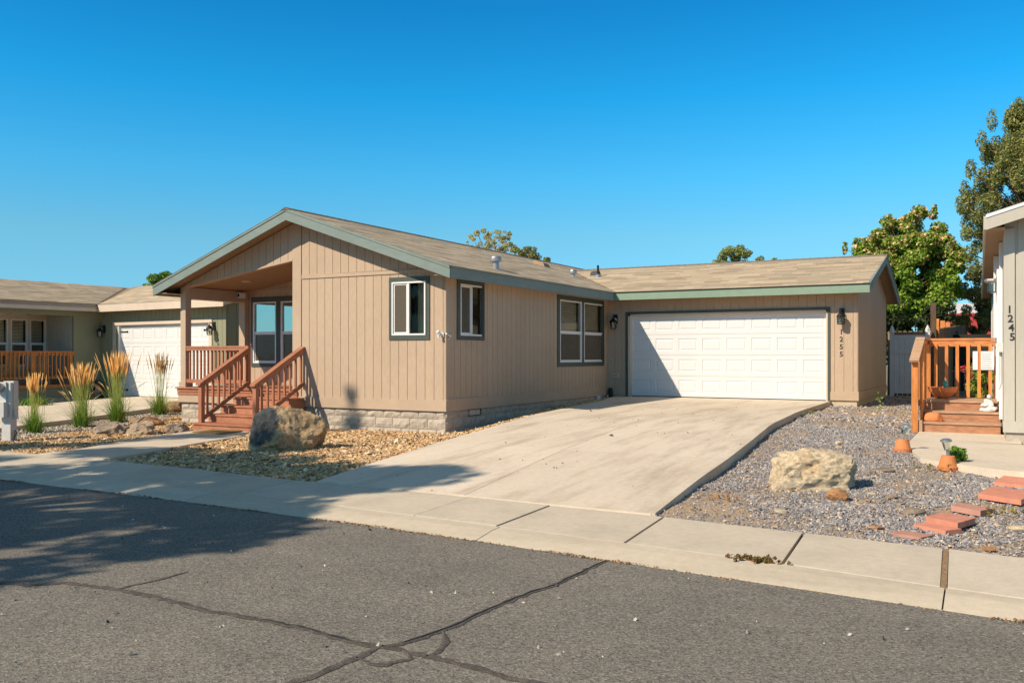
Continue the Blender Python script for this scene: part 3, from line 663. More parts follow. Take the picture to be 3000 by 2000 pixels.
# ================================================================== the tan house
HO = (-12.53, 13.9, 0)
house = thing('house', 'tan single storey house with sage green fascia, covered porch and attached white two-car garage door', 'house', HO)
YF, XS = 13.9, -9.03
F, S_ = wx(YF), wy(XS)
XL_, XR_, XA = -16.47, -8.65, -12.56
def mt(x):   # main roof top height
    return 3.125+(XR_-x)*(4.455-3.125)/(XR_-XA) if x > XA else 3.05+(x-XL_)*(4.455-3.05)/(XA-XL_)
SO = .17
def zso(x): return mt(x)-SO
W_FRONT = (-10.31, -9.37, 1.79, 2.99)
o_in = (-10.25, -9.465, 1.88, 2.90)
wallmesh(house, F, -12.53, XS, .45, zso, [o_in])
planks(house, F, -12.53, XS-.0, .655, 3.06, [W_FRONT])
planks(house, F, -12.53, XS-.0, 3.14, zso, [])
b = MB(); prism(b, F, -12.52, XS+.016, .001, .03, 3.06, 3.06, 3.14, 3.12); b.build('trim_board', M['tan_flat'], house)
b = MB(); rect(b, F, -12.77, XS+.032, .0012, .03, .45, .655); b.build('skirt_board', M['tan_flat'], house)
# side wall
W1 = (14.27, 15.29, 1.79, 2.95); W2 = (18.64, 21.42, 1.225, 2.91)
w1i = (14.385, 15.235, 1.875, 2.865); w2a = (18.775, 20.008, 1.33, 2.805); w2b = (20.15, 21.394, 1.33, 2.805)
wallmesh(house, S_, YF+.001, 21.73, .45, 2.955, [w1i, w2a, w2b])
planks(house, S_, YF+.1, 21.73, .655, 2.955, [W1, W2])
b = MB(); rect(b, S_, YF-.014, YF+.095, .001, .02, .655, 2.955); b.build('corner_board', M['tan_flat'], house)
b = MB(); rect(b, S_, YF-.028, 21.70, .0012, .03, .45, .655); b.build('skirt_board', M['tan_flat'], house)
b = MB(); rect(b, S_, YF-.012, 21.70, .02, .034, .655, .675); b.build('drip_edge', M['tan_flat'], house)
# pilaster and porch gable
b = MB(); rect(b, F, -12.77, -12.54, -.15, .022, .655, 4.22); b.build('pilaster', M['tan_flat'], house)
b = MB(); b.box(-12.77, -12.62, YF+.15, 15.8, .45, 4.1); b.build('wall', M['tan'], house)
hb = lambda x: 3.05+.14*(x+15.84)
wallmesh(house, F, -16.08, -12.77, hb, zso, t=.1)
planks(house, F, -15.95, -12.77, lambda x: hb(x)+.0, zso)
b = MB(); prism(b, F, -16.09, -12.78, -.12, .018, hb(-16.09)-.035, hb(-12.78)-.035, hb(-16.09), hb(-12.78)); b.build('header_trim', M['tan_flat'], house)
# posts, beam, porch back wall, ceiling
b = MB(); b.box(-16.09, -15.93, 13.885, 14.045, .80, 3.03); b.build('porch_post', M['tan_flat'], house)
b = MB(); b.box(-16.115, -15.905, 13.86, 14.07, .79, .90); b.build('post_base', M['tan_flat'], house)
b = MB(); b.box(-16.09, -15.93, 14.05, 15.66, 2.79, 3.02); b.build('beam', M['tan_flat'], house)
b = MB(); b.box(-16.07, -15.95, 14.05, 15.66, 2.755, 2.787); b.build('beam_trim', M['cream'], house)
b = MB(); b.box(-16.12, -15.93, 15.66, 15.9, .79, 3.03); b.build('pilaster', M['tan_flat'], house)
B_ = wx(15.8)
pw1 = (-15.77, -15.03, 1.31, 2.77); pw2 = (-14.88, -14.14, 1.31, 2.77)
cl = lambda x: 3.05+.14*(x+15.84)-.0
wallmesh(house, B_, -15.93, -12.62, .79, lambda x: cl(x)+.03, [pw1, pw2])
planks(house, B_, -15.93, -12.62, .79, 2.98, [(-15.83, -14.08, 1.22, 2.89)])
planks(house, B_, -15.93, -12.62, 3.08, lambda x: cl(x)+.01)
b = MB(); rect(b, B_, -15.93, -12.62, .001, .03, 2.98, 3.08); b.build('trim_board', M['tan_flat'], house)
b = MB(); b.hexa([(-16.08, 13.92, cl(-16.08)-.002), (-12.6, 13.92, cl(-12.6)-.002), (-12.6, 15.84, cl(-12.6)-.002), (-16.08, 15.84, cl(-16.08)-.002),
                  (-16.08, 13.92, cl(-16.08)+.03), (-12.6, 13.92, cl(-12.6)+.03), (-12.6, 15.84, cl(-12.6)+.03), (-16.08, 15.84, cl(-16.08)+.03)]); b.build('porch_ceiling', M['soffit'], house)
# windows
def win(parent, W, o, trims, kind, **k):
    trim4(parent, W, *trims, **k.pop('tk', dict(w=.085, wt=.09, wb=.11)))
    return [window(parent, W, *r, kind=kind, **k) for r in o]
win(house, F, [o_in], W_FRONT, 'slide', split=.49, tk=dict(w=.062, wt=.09, wb=.09), curtain=True)
win(house, S_, [w1i], W1, 'slide', split=.5, tk=dict(w=.11, wt=.085, wb=.085), curtain=True)
win(house, S_, [w2a, w2b], W2, 'hung', split=.49, tk=dict(w=.13, wt=.10, wb=.105), blinds=True)
b = MB(); rect(b, S_, 20.01, 20.148, .0005, .028, 1.33, 2.81); b.build('window_trim', M['sage_dark'], house)
win(house, B_, [pw1, pw2], (-15.83, -14.08, 1.22, 2.89), 'hung', split=.5, glass='glass_coat', tk=dict(w=.06, wt=.12, wb=.09), curtain=False)
b = MB(); rect(b, B_, -15.028, -14.882, .0005, .028, 1.31, 2.77); b.build('window_trim', M['sage_dark'], house)
# the wall mesh of the part beside the porch that nobody sees, rear and left sides
b = MB(); b.box(-16.07, -15.97, 15.91, 28.2, .45, 2.9); b.build('wall', M['tan'], house)
b = MB(); b.box(-15.96, -9.15, 28.1, 28.2, .45, 3.0); b.build('wall', M['tan'], house)
# foundation: split face blocks
def blocks(parent, W, a0, a1, courses, gz, n0=0, bl=.4064, skip=()):
    bk = MB(); rect(bk, W, a0, a1, -.15, -.008, -.2, .45); bk.build('mortar_bed', M['mortar'], parent)
    for ci, (z0, z1) in enumerate(courses):
        a = a1-(bl/2 if (ci+n0) % 2 == 0 else bl)
        ed = [a1]
        while a > a0+.02: ed.append(a); a -= bl
        ed.append(a0)
        for q, p in zip(ed, ed[1:]):
            if q-p < .03 or z1 < min(gz(p), gz(q))-.02: continue
            if any(s[0] < (p+q)/2 < s[1] and s[2] < (z0+z1)/2 < s[3] for s in skip): continue
            nx, nz = 6, 3; mb = MB(); g = .005
            for j in range(nz+1):
                for i in range(nx+1):
                    aa = p+g+(q-p-2*g)*i/nx; zz = z0+g+(z1-z0-2*g)*j/nz
                    e = 0 if i in (0, nx) or j in (0, nz) else 1
                    d = .004+e*(.016+.022*mn.noise(Vector((aa*9, zz*11, ci*3.1+W(0,0,0)[1]))))
                    aa += 0 if i in (0, nx) else .012*mn.noise(Vector((aa*7, zz*8, 5)))
                    mb.v.append(W(aa, d, zz))
            flip = W(1, 0, 0)[0] != W(0, 0, 0)[0]
            for j in range(nz):
                for i in range(nx): mb.f.append((j*(nx+1)+i, j*(nx+1)+i+1, (j+1)*(nx+1)+i+1, (j+1)*(nx+1)+i))
            k = len(mb.v); bd = [i for i in range(nx+1)]+[j*(nx+1)+nx for j in range(1, nz+1)]+[nz*(nx+1)+i for i in range(nx-1, -1, -1)]+[j*(nx+1) for j in range(nz-1, 0, -1)]
            for i in bd:
                aa = p+g+(q-p-2*g)*(i % (nx+1))/nx; zz = z0+g+(z1-z0-2*g)*(i//(nx+1))/nz; mb.v.append(W(aa, -.03, zz))
            for q_ in range(len(bd)): r = (q_+1) % len(bd); mb.f.append((bd[q_], k+q_, k+r, bd[r]))
            mb.build('block', M['block'], parent)
fnd = MB(); fnd.box(-12.5, -12.3, 14.3, 14.5, -.1, .4); fnd = fnd.build('foundation', M['mortar'], house)
CR = [(.30, .452), (.10, .30), (-.10, .10), (-.3, -.1)]
blocks(fnd, wx(13.93), -12.6, -9.05, CR[:3], lambda a: .03)
blocks(fnd, wy(-9.05), 13.93, 21.7, CR[:3], lambda a: .03+.23*sst((a-14)/5), n0=1, skip=[(14.7, 15.25, .3, .46)])
blocks(fnd, wx(13.93), -16.1, -12.6, CR[:3], lambda a: -.02, n0=1)
# crawl space vent in a side block
vt = MB(); frame_rect(vt, wy(-9.045), 14.73, 15.21, .305, .45, .02, -.05, .012); vto = vt.build('foundation_vent', M['sage_dark'], house)
b = MB(); rect(b, wy(-9.045), 14.76, 14.90, -.04, -.02, .325, .43); b.build('louver', M['cream'], vto)
b = MB(); rect(b, wy(-9.045), 15.02, 15.19, -.03, -.005, .325, .43); b.build('louver', M['cream'], vto)
b = MB(); rect(b, wy(-9.045), 14.75, 15.2, -.09, -.05, .31, .45); b.build('vent_screen', M['black_plastic'], vto)
# ------------------------------------------------------------------ garage
YG0 = 21.73; GXR = -2.845; GR_Y, GE0, GE1 = 24.7, 21.25, 28.2
def gt(y): return 3.125+(y-GE0)*.278 if y < GR_Y else 3.125+(GR_Y-GE0)*.278-(y-GR_Y)*.278
GF = wx(YG0)
GD = (-8.425, -3.52, .43, 2.565)
wallmesh(house, GF, -9.03, GXR, .45, 3.07, [(GD[0]-.03, GD[1]+.03, 0, 2.60)])
planks(house, GF, -9.03, GXR, .655, 3.0, [(-8.52, -3.44, 0, 2.62)])
b = MB(); rect(b, GF, -9.0, -8.52, .0012, .028, .45, .655); b.build('skirt_board', M['tan_flat'], house)
b = MB(); rect(b, GF, -3.44, GXR+.03, .0012, .028, .45, .655); b.build('skirt_board', M['tan_flat'], house)
b = MB(); rect(b, GF, -3.44, GXR-.0125, -.1, -.012, -.1, .45); b.build('foundation', M['stucco'], house)
b = MB(); rect(b, GF, -9.0, -8.52, -.1, -.012, -.1, .45); b.build('foundation', M['stucco'], house)
# door trim: dark green outside, cream jamb inside
trim4(house, GF, -8.52, -3.44, .435, 2.62, w=.055, wt=.06, d=.035, name='door_trim', bottom=False)
for r in ((GD[0]-.035, GD[0]+.035, .43, 2.56), (GD[1]-.012, GD[1]+.03, .43, 2.56)):
    b = MB(); rect(b, GF, r[0], r[1], -.16, .012, r[2], r[3]); b.build('door_jamb', M['cream'], house)
b = MB(); rect(b, GF, GD[0]-.035, GD[1]+.03, -.16, .012, 2.515, 2.56); b.build('door_jamb', M['cream'], house)
def garage_door(parent, W, a0, a1, z0, z1, d, cols=8, rows=4, hard=False):
    back = MB(); rect(back, W, a0, a1, d-.05, d-.002, z0, z1); gd_ = back.build('garage_door', M['white'], parent)
    H = (z1-z0)/rows; Wd = (a1-a0)/cols
    for r in range(rows):
        s0 = z0+r*H+.003; s1 = z0+(r+1)*H-.003
        # section frame: rails and stiles proud of the moulded panels
        mb = MB(); rr = .105*H/.53; st_ = .065
        rect(mb, W, a0, a1, d-.002, d+.012, s0, s0+rr); rect(mb, W, a0, a1, d-.002, d+.012, s1-rr, s1)
        for c in range(cols+1):
            x = a0+c*Wd; l = max(a0, x-st_); h = min(a1, x+st_); rect(mb, W, l, h, d-.002, d+.012, s0+rr, s1-rr)
        mb.build('door_section', M['white'], gd_)
        for c in range(cols):
            p0 = a0+c*Wd+(st_ if c or 1 else 0); p1 = a0+(c+1)*Wd-st_; q0 = s0+rr; q1 = s1-rr
            mb = MB(); lv = [(0, .0119), (.012, .001), (.03, .001), (.055, .009)]
            for ins, dd in lv:
                mb.v += [W(p0+ins, d+dd, q0+ins), W(p1-ins, d+dd, q0+ins), W(p1-ins, d+dd, q1-ins), W(p0+ins, d+dd, q1-ins)]
            for L in range(len(lv)-1):
                for k in range(4): a = 4*L+k; b2 = 4*L+(k+1) % 4; mb.f.append((a, b2, b2+4, a+4))
            k = 4*(len(lv)-1); mb.f.append((k, k+1, k+2, k+3)); mb.build('panel', M['white'], gd_)
    return gd_
gdo = garage_door(house, GF, GD[0], GD[1], .445, 2.555, -.12)
b = MB(); rect(b, GF, GD[0], GD[1], -.15, -.105, .43, .447); b.build('weather_seal', M['black_plastic'], gdo)
# garage side wall
GS = wy(GXR)
wallmesh(house, GS, YG0+.001, 27.6, .45, lambda y: gt(y)-.13, kinks=(GR_Y,))
planks(house, GS, YG0+.1, 27.6, .655, lambda y: gt(y)-.13, kinks=(GR_Y,), d=.010, gap=.004)
b = MB(); rect(b, GS, YG0-.012, 27.6, .0012, .028, .45, .65); b.build('skirt_board', M['tan_flat'], house)
b = MB(); rect(b, GS, YG0+.1005, 27.6, -.1, -.012, -.1, .449); b.build('foundation', M['stucco'], house)
b = MB(); rect(b, GS, YG0-.014, YG0+.095, .001, .016, .65, gt(YG0)-.15); b.build('corner_board', M['tan_flat'], house)
b = MB(); b.box(-9.0, GXR, 27.5, 27.6, .3, 2.95); b.build('wall', M['tan'], house)
# ------------------------------------------------------------------ roofs
sh_pal = np.array([(.42,.325,.215),(.47,.37,.25),(.35,.27,.18),(.53,.42,.285),(.41,.33,.235),(.49,.375,.25)])
def shingles(name, parent, P, u0, u1, rows, expo, clipf, seed, tabw=.75, mname='attr', pal=sh_pal, ths=(.0012, .0025, .004)):
    """P(u, s, h): point at u along the eave, s up the slope (m), h above; clipf(s)->(u0,u1)"""
    r = random.Random(seed); V = []; Fc = []; C = []
    for k in range(rows):
        a0, a1 = clipf(k*expo+expo*.5)
        u = a0-r.uniform(0, tabw)
        while u < a1:
            wd = tabw*r.uniform(.45, 1.1); p = max(u, a0); q = min(u+wd-.004, a1); u += wd
            if q-p < .02: continue
            th = r.choice(ths); s0 = k*expo; s1 = s0+expo*1.15
            n = len(V); c = (pal[r.randrange(len(pal))]*.9+pal.mean(0)*.1)*r.uniform(.88, 1.12)
            for (uu, ss, hh) in ((p, s0, 0), (q, s0, 0), (q, s1, 0), (p, s1, 0), (p, s0, th+.002), (q, s0, th+.002), (q, s1, .001), (p, s1, .001)):
                V.append(P(uu, ss, hh)); C.append(c)
            for f in ((4,5,6,7),(0,1,5,4),(1,2,6,5),(3,0,4,7)): Fc.append(tuple(n+i for i in f))
    o = npmesh(name, V, Fc, M[mname], parent, cols=np.array(C)); return tag(o, kind='stuff')
Y0, Y1 = 13.45, 28.45
roof = MB()
for xa, xb in ((XA, XR_-.034), (XL_+.034, XA)):
    za, zb_ = (mt(xa+1e-6), mt(xb)) if xa == XA else (mt(xa), mt(xb))
    roof.hexa([(xa, Y0+.025, za-.15), (xb, Y0+.025, zb_-.15), (xb, Y1, zb_-.15), (xa, Y1, za-.15), (xa, Y0+.025, za-.012), (xb, Y0+.025, zb_-.012), (xb, Y1, zb_-.012), (xa, Y1, za-.012)])
ro = roof.build('roof', M['soffit'], house)
mm = (4.455-3.125)/(XR_-XA); sl = math.hypot(1, mm)
shingles('shingles', ro, lambda u, s, h: (XR_+.03-s/sl+h*mm/sl, u, 3.115+s*mm/sl+h/sl-.01), Y0, Y1, 30, .1397, lambda s: (Y0-.02, Y1 if XR_-s/sl < -11.75 else max(Y0, 21.2+(XR_-s/sl- -8.65)*-1.215)), 1)
ml = (4.455-3.05)/(XA-XL_); sll = math.hypot(1, ml)
shingles('shingles', ro, lambda u, s, h: (XL_-.02+s/sll-h*ml/sll, u, 3.04+s*ml/sll+h/sll-.01), Y0, Y1, 30, .1397, lambda s: (Y0-.02, Y1), 2, .8)
rg = MB(); rg.box(-16, -15.9, 0, .1, 0, .1); 
rc = MB(); y = Y0-.02
while y < Y1: rc.hexa([(XA-.13, y, 4.405), (XA+.13, y, 4.41), (XA+.13, y+.2, 4.41), (XA-.13, y+.2, 4.405), (XA-.02, y, 4.468), (XA+.02, y, 4.468), (XA+.02, y+.2, 4.462), (XA-.02, y+.2, 4.462)]); y += .203
tag(rc.build('ridge_caps', mat('ridge_cap_shingle', (.12,.10,.08), .95, .2, 20), ro), kind='stuff')
# garage roof
groof = MB(); gx1 = -2.53
for ya, yb_ in ((GE0, GR_Y), (GR_Y, GE1)):
    groof.hexa([(-12.3, ya+.02, gt(ya)-.13), (gx1-.02, ya+.02, gt(ya)-.13), (gx1-.02, yb_, gt(yb_)-.13), (-12.3, yb_, gt(yb_)-.13), (-12.3, ya+.02, gt(ya)-.012), (gx1-.02, ya+.02, gt(ya)-.012), (gx1-.02, yb_, gt(yb_)-.012), (-12.3, yb_, gt(yb_)-.012)])
# keep the garage roof slab out of the main eave: cut it by the valley
groof = MB()
vx = lambda y: -8.60-(y-GE0)*.278/mm
p = [(vx(GE0), GE0+.02), (gx1-.02, GE0+.02), (gx1-.02, GR_Y), (vx(GR_Y), GR_Y)]
groof.hexa([(x, y, gt(y)-.13) for x, y in p]+[(x, y, gt(y)-.012) for x, y in p])
p = [(vx(GR_Y), GR_Y), (gx1-.02, GR_Y), (gx1-.02, GE1), (vx(GR_Y), GE1)]
groof.hexa([(x, y, gt(y)-.13) for x, y in p]+[(x, y, gt(y)-.012) for x, y in p])
gro = groof.build('roof', M['soffit'], house)
gm = .278; gs = math.hypot(1, gm)
g_pal = sh_pal*.92
shingles('shingles', gro, lambda u, s, h: (u, GE0-.03+s/gs-h*gm/gs, 3.115+s*gm/gs+h/gs-.008), 0, 0, 26, .1397, lambda s: (vx(GE0-.03+s/gs)-.02, gx1+.015), 3, pal=g_pal)
shingles('shingles', gro, lambda u, s, h: (u, GE1+.03-s/gs+h*gm/gs, 3.115+s*gm/gs+h/gs-.008), 0, 0, 26, .1397, lambda s: (-11.6, gx1+.015), 4, .8, pal=g_pal)
rc = MB(); x = -11.9; zr = gt(GR_Y)
while x < gx1+.02: xx = min(x+.2, gx1+.02); rc.hexa([(x, GR_Y-.13, zr-.04), (xx, GR_Y-.13, zr-.04), (xx, GR_Y+.13, zr-.04), (x, GR_Y+.13, zr-.04), (x, GR_Y-.02, zr+.012), (xx, GR_Y-.02, zr+.018), (xx, GR_Y+.02, zr+.018), (x, GR_Y+.02, zr+.012)]); x += .203
tag(rc.build('ridge_caps', M['fence_wood'] if 0 else mat('garage_ridge_cap', (.20,.165,.13), .95, .2, 20), gro), kind='stuff')
# fascias: rakes then eaves
def rake(W, pts, parent, hgt=.24, m='sage', d0=-.02, d1=.02, top=.052):
    for (a0, z0), (a1, z1) in zip(pts, pts[1:]):
        b = MB(); prism(b, W, a0, a1, d0, d1, z0-hgt, z1-hgt, z0-top, z1-top); fo = b.build('fascia', M[m], parent)
        b = MB(); prism(b, W, a0, a1, d0, d1+.014, z0-top+.001, z1-top+.001, z0, z1); b.build('rake_trim', M[m], fo)
rake(wx(13.47), [(XL_-.0, mt(XL_)-.005), (XA, 4.445)], house, .232)
rake(wx(13.47), [(XA, 4.445), (XR_, mt(XR_)-.005)], house, .232)
b = MB(); rect(b, wy(-8.67), 13.486, 21.262, -.01, .02, 2.892, 3.075); fo = b.build('fascia', M['sage_dark'] if 0 else M['sage'], house)
b = MB(); rect(b, wy(-8.67), 13.486, 21.262, -.01, .034, 3.076, 3.112); b.build('drip_board', M['sage'], fo)
b = MB(); b.box(XL_-.0, XL_+.03, 13.49, Y1, 2.825, 3.03); b.build('fascia', M['sage'], house)
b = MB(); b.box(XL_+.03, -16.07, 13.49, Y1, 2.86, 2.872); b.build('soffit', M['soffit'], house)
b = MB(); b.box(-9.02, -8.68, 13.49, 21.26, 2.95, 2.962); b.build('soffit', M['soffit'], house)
m_green = mat('sage_garage_fascia_paint', (.215,.30,.215), .6, .06, 4, (1,1,1), 60, .3, .003, 0)
b = MB(); rect(b, wx(GE0+.01), -8.645, gx1, -.01, .02, 2.905, 3.085); fo = b.build('fascia', m_green, house)
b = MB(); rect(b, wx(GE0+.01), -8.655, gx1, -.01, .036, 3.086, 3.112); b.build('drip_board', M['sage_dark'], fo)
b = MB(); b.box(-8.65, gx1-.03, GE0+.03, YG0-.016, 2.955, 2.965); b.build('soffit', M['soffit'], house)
rake(wy(gx1-.01), [(GE0-.008, gt(GE0)-.008), (GR_Y, zr-.008)], house, .215)
rake(wy(gx1-.01), [(GR_Y, zr-.008), (GE1, gt(GE1)-.008)], house, .215)
b = MB(); b.box(-8.62, gx1+.02, GE0-.038, GE0-.012, 3.098, 3.112); b.build('eave_shade_strip', M['black_plastic'], gro)  # black strip stands in for the shade under the shingle edge
# roof vents and pipe
def rp(x, y): return mt(x) if True else 0
def cap_vent(x, y, z, r, h, cr):
    b = MB(); b.lathe((x, y, z-.06), [(r*1.6, .02), (r*1.5, .05), (r, .07), (r, h+.02)], 18); v = b.build('roof_vent', M['galv'], house, smooth=False)
    b = MB(); b.lathe((x, y, z+h-.08), [(cr*.96, 0), (cr, .02), (cr, .07), (cr*.88, .10), (cr*.5, .118), (.01, .122)], 22); b.build('vent_cap', M['galv'], v, smooth=False)
cap_vent(-9.2, 16.08, 3.30, .072, .23, .125)
cap_vent(-10.36, 22.43, 3.69, .062, .15, .105)
b = MB(); b.hexa([(-11.6,22.35,4.12),(-11.6,22.75,4.12),(-11.2,22.75,3.98),(-11.2,22.35,3.98),(-11.55,22.4,4.2),(-11.55,22.7,4.2),(-11.27,22.7,4.1),(-11.27,22.4,4.1)]); b.build('box_vent', M['soffit'], house)
b = MB(); b.lathe((-10.06, 23.48, 3.70), [(.10, 0), (.09, .08), (.04, .12)], 12); v = b.build('pipe_flashing', M['galv'], house)
b = MB(); b.tube([(-10.06, 23.48, 3.75), (-10.06, 23.48, 4.07)], .032, 10); b.build('vent_pipe', M['black_plastic'], house)
b = MB(); b.hexa([(-10.42,23.72,3.80),(-10.18,23.72,3.80),(-10.18,23.95,3.87),(-10.42,23.95,3.87),(-10.40,23.74,3.92),(-10.20,23.74,3.92),(-10.20,23.93,3.96),(-10.40,23.93,3.96)]); b.build('box_vent', M['black_plastic'], house)
# numbers 1255 beside the garage door
hn = MB(); rect(hn, GF, -3.198, -3.192, .0142, .0152, 1.45, 1.46); hn = hn.build('house_number', M['tan'], house)
for i, c_ in enumerate('1255'): text(c_, .165, GF, -3.195, 1.985-i*.172, hn)
# porch lights in the ceiling, security camera, outlet, faucet, corner pipe
for x, y in ((-14.95, 14.75), (-13.35, 14.75)):
    b = MB(); b.lathe((x, y, cl(x)-.022), [(.105, 0), (.11, .012), (.11, .04)], 20); l = b.build('recessed_light', M['cream'], house)
b = MB(); b.box(-15.95, -15.88, 15.55, 15.64, 2.86, 2.96); c_ = b.build('camera_mount', M['vinyl'], house)
cm = thing('security_camera', 'small white security camera with dark lens in the porch ceiling corner', 'camera', (-15.85, 15.45, 2.86))
b = MB(); b.box(-15.90, -15.80, 15.38, 15.55, 2.86, 2.98); b.build('housing', M['vinyl'], cm)
b = MB(); b.box(-15.875, -15.815, 15.372, 15.381, 2.885, 2.955); b.build('lens', M['black_plastic'], cm)
b = MB(); rect(b, GF, -8.87, -8.72, .014, .05, .92, 1.02); oo = b.build('outlet_cover', M['cream'], house)
for dx in (-.03, .03):
    b = MB(); rect(b, GF, -8.795+dx-.018, -8.795+dx+.018, .05, .058, .95, .99); b.build('socket', M['soffit'], oo)
b = MB(); b.tube([(-9.03, 14.0, 1.86), (-8.97, 13.99, 1.86)], .016, 8); b.tube([(-8.99, 13.86, 1.90), (-8.99, 14.0, 1.85), (-8.99, 13.95, 1.80)], .014, 8)
b.build('bracket', M['vinyl'], house)
sl_ = thing('floodlight', 'white twin-head floodlight on the front corner of the tan house', 'light', (-9.08, 13.82, 1.84))
b = MB(); b.box(-9.12, -9.05, 13.86, 13.885, 1.84, 1.92); b.build('mount', M['vinyl'], sl_)
for dx, dz in ((-.05, .06), (-.04, -.03)):
    b = MB(); b.tube([(-9.08, 13.85, 1.88), (-9.08+dx*.6, 13.82, 1.88+dz*.5), (-9.08+dx, 13.78, 1.88+dz)], [.014, .02, .032], 10); b.build('lamp_head', M['vinyl'], sl_)
b = MB(); b.lathe((-8.90, 21.60, .36), [(.055, 0), (.055, .26), (.05, .28), (.02, .29)], 14)
tag(b.build('corner_drain_pipe', M['black_plastic'], None), 'short black capped pipe standing in the inner corner by the garage', 'pipe')
b = MB(); rect(b, wy(-9.02), 20.95, 21.1, .0, .05, .33, .45); tag(b.build('meter_tag', M['vinyl'], house))
wr_ = MB(); wr_.tube([(-8.78, 21.70, 2.42), (-8.78, 21.64, 2.42)], .014, 8)
wr_.lathe((-8.80, 21.66, 2.40), [(.018, -.02), (.045, .0), (.05, .035), (.03, .065)], 12)
tag(wr_.build('wall_bulb', M['vinyl'], None), 'small white round ornament hanging high on the garage wall left of the black lantern', 'ornament')
# lanterns
def lantern(W, a, z, d0, label, group='black caged wall lanterns', loc_name='wall_lantern', frame=None):
    o_ = W(a, d0, z)
    if frame: t = thing(loc_name, label, 'lantern', o_, loc=frame[0](o_), rz=frame[1], group=group)
    else: t = thing(loc_name, label, 'lantern', o_, group=group)
    b = MB(); rect(b, W, a-.055, a+.055, d0, d0+.018, z+.13, z+.37); b.build('back_plate', M['iron'], t)
    b = MB(); pts = [W(a, d0+.02, z+.24), W(a, d0+.08, z+.33), W(a, d0+.14, z+.34), W(a, d0+.17, z+.30), W(a, d0+.17, z+.25)]; b.tube(pts, .013, 8)
    b.tube([W(a, d0+.17, z+.34), W(a, d0+.17, z+.38)], [.008, .003], 6); b.build('arm', M['iron'], t)
    c0 = W(a, d0+.17, z)
    b = MB(); b.lathe(c0, [(.098, .17), (.10, .178), (.062, .235), (.028, .265), (.01, .275)], 12); b.build('roof_cap', M['iron'], t)
    b = MB()
    for k in range(10):
        th = 2*math.pi*k/10; b.tube([(c0[0]+.078*math.cos(th), c0[1]+.078*math.sin(th), c0[2]+.0), (c0[0]+.088*math.cos(th), c0[1]+.088*math.sin(th), c0[2]+.17)], .0038, 4)
    for hz in (0, .058, .115, .168):
        rr = .078+.01*hz/.17; n = 16
        b.tube([(c0[0]+rr*math.cos(2*math.pi*k/n), c0[1]+rr*math.sin(2*math.pi*k/n), c0[2]+hz) for k in range(n+1)], .0045, 4, cap=False)
    b.lathe((c0[0], c0[1], c0[2]-.012), [(.07, 0), (.08, .012)], 12); b.build('cage', M['iron'], t)
    b = MB(); b.lathe((c0[0], c0[1], c0[2]+.01), [(.068, 0), (.078, .15)], 16); b.build('lamp_glass', M['lampglass'], t)
    b = MB(); b.lathe((c0[0], c0[1], c0[2]+.03), [(.012, 0), (.028, .04), (.022, .075), (.012, .1)], 12); b.build('bulb', M['vinyl'], t)
    return t
lantern(GF, -3.18, 2.215, .014, 'black caged wall lantern above the number 1255 right of the white garage door')
lantern(GF, -8.80, 2.19, .014, 'black caged wall lantern in shade between the double window and the white garage door')

# ------------------------------------------------------------------ porch deck and stairs
deck = MB(); deck.box(-16.0, -12.65, 13.95, 15.78, .70, .755); dk = deck.build('porch_deck', M['redwood'], house)
y = 13.80
while y < 15.75:
    b = MB(); b.box(-16.17, -12.64, y, min(y+.135, 15.78), .757, .79); b.build('deck_board', M['redwood'], dk); y += .14
for z0, z1, d in ((.695, .752, .065), (.615, .689, .05)):
    b = MB(); b.box(-16.15, -12.62, 13.9-d, 13.9-d+.03, z0, z1); b.build('rim_board', M['redwood'], dk)
b = MB(); b.box(-16.14, -12.63, 13.862, 13.9, .455, .612); b.build('skirt_board', M['tan_flat'], house)
b = MB(); b.box(-16.14, -16.1, 13.9, 15.9, .455, .75); b.build('skirt_board', M['tan_flat'], house)
stairs = thing('porch_stairs', 'red stained wooden stairs with handrails up to the covered porch', 'stairs', (-13.2, 12.45, 0))
SX0, SX1 = -14.02, -12.40
TY = [12.45, 12.78, 13.11, 13.44]; TZ = [.155, .313, .472, .631]
for i, (y, z) in enumerate(zip(TY, TZ)):
    x0 = SX0-(.06 if i == 0 else 0)
    b = MB(); b.box(x0+.01, SX1-.03, y+.012, y+.032, (TZ[i-1]+.001 if i else -.03), z-.034); b.build('riser', M['redwood'], stairs)
    ye = (TY[i+1]+.03 if i < 3 else 13.83)
    for k in range(2):
        b = MB(); ya = y-.012+(ye-y)*k/2; b.box(x0-.01, SX1+.01, ya+.002*k, y-.012+(ye-y)*(k+1)/2-.004*(1-k), z-.032, z); b.build('tread', M['redwood'], stairs)
for x in (SX0+.02, SX1-.07):
    for i in range(4):
        b = MB(); b.box(x, x+.04, TY[i]+.035, 13.86 if i == 3 else TY[i+1]+.034, -.03, TZ[i]-.034); b.build('stringer', M['redwood'], stairs)
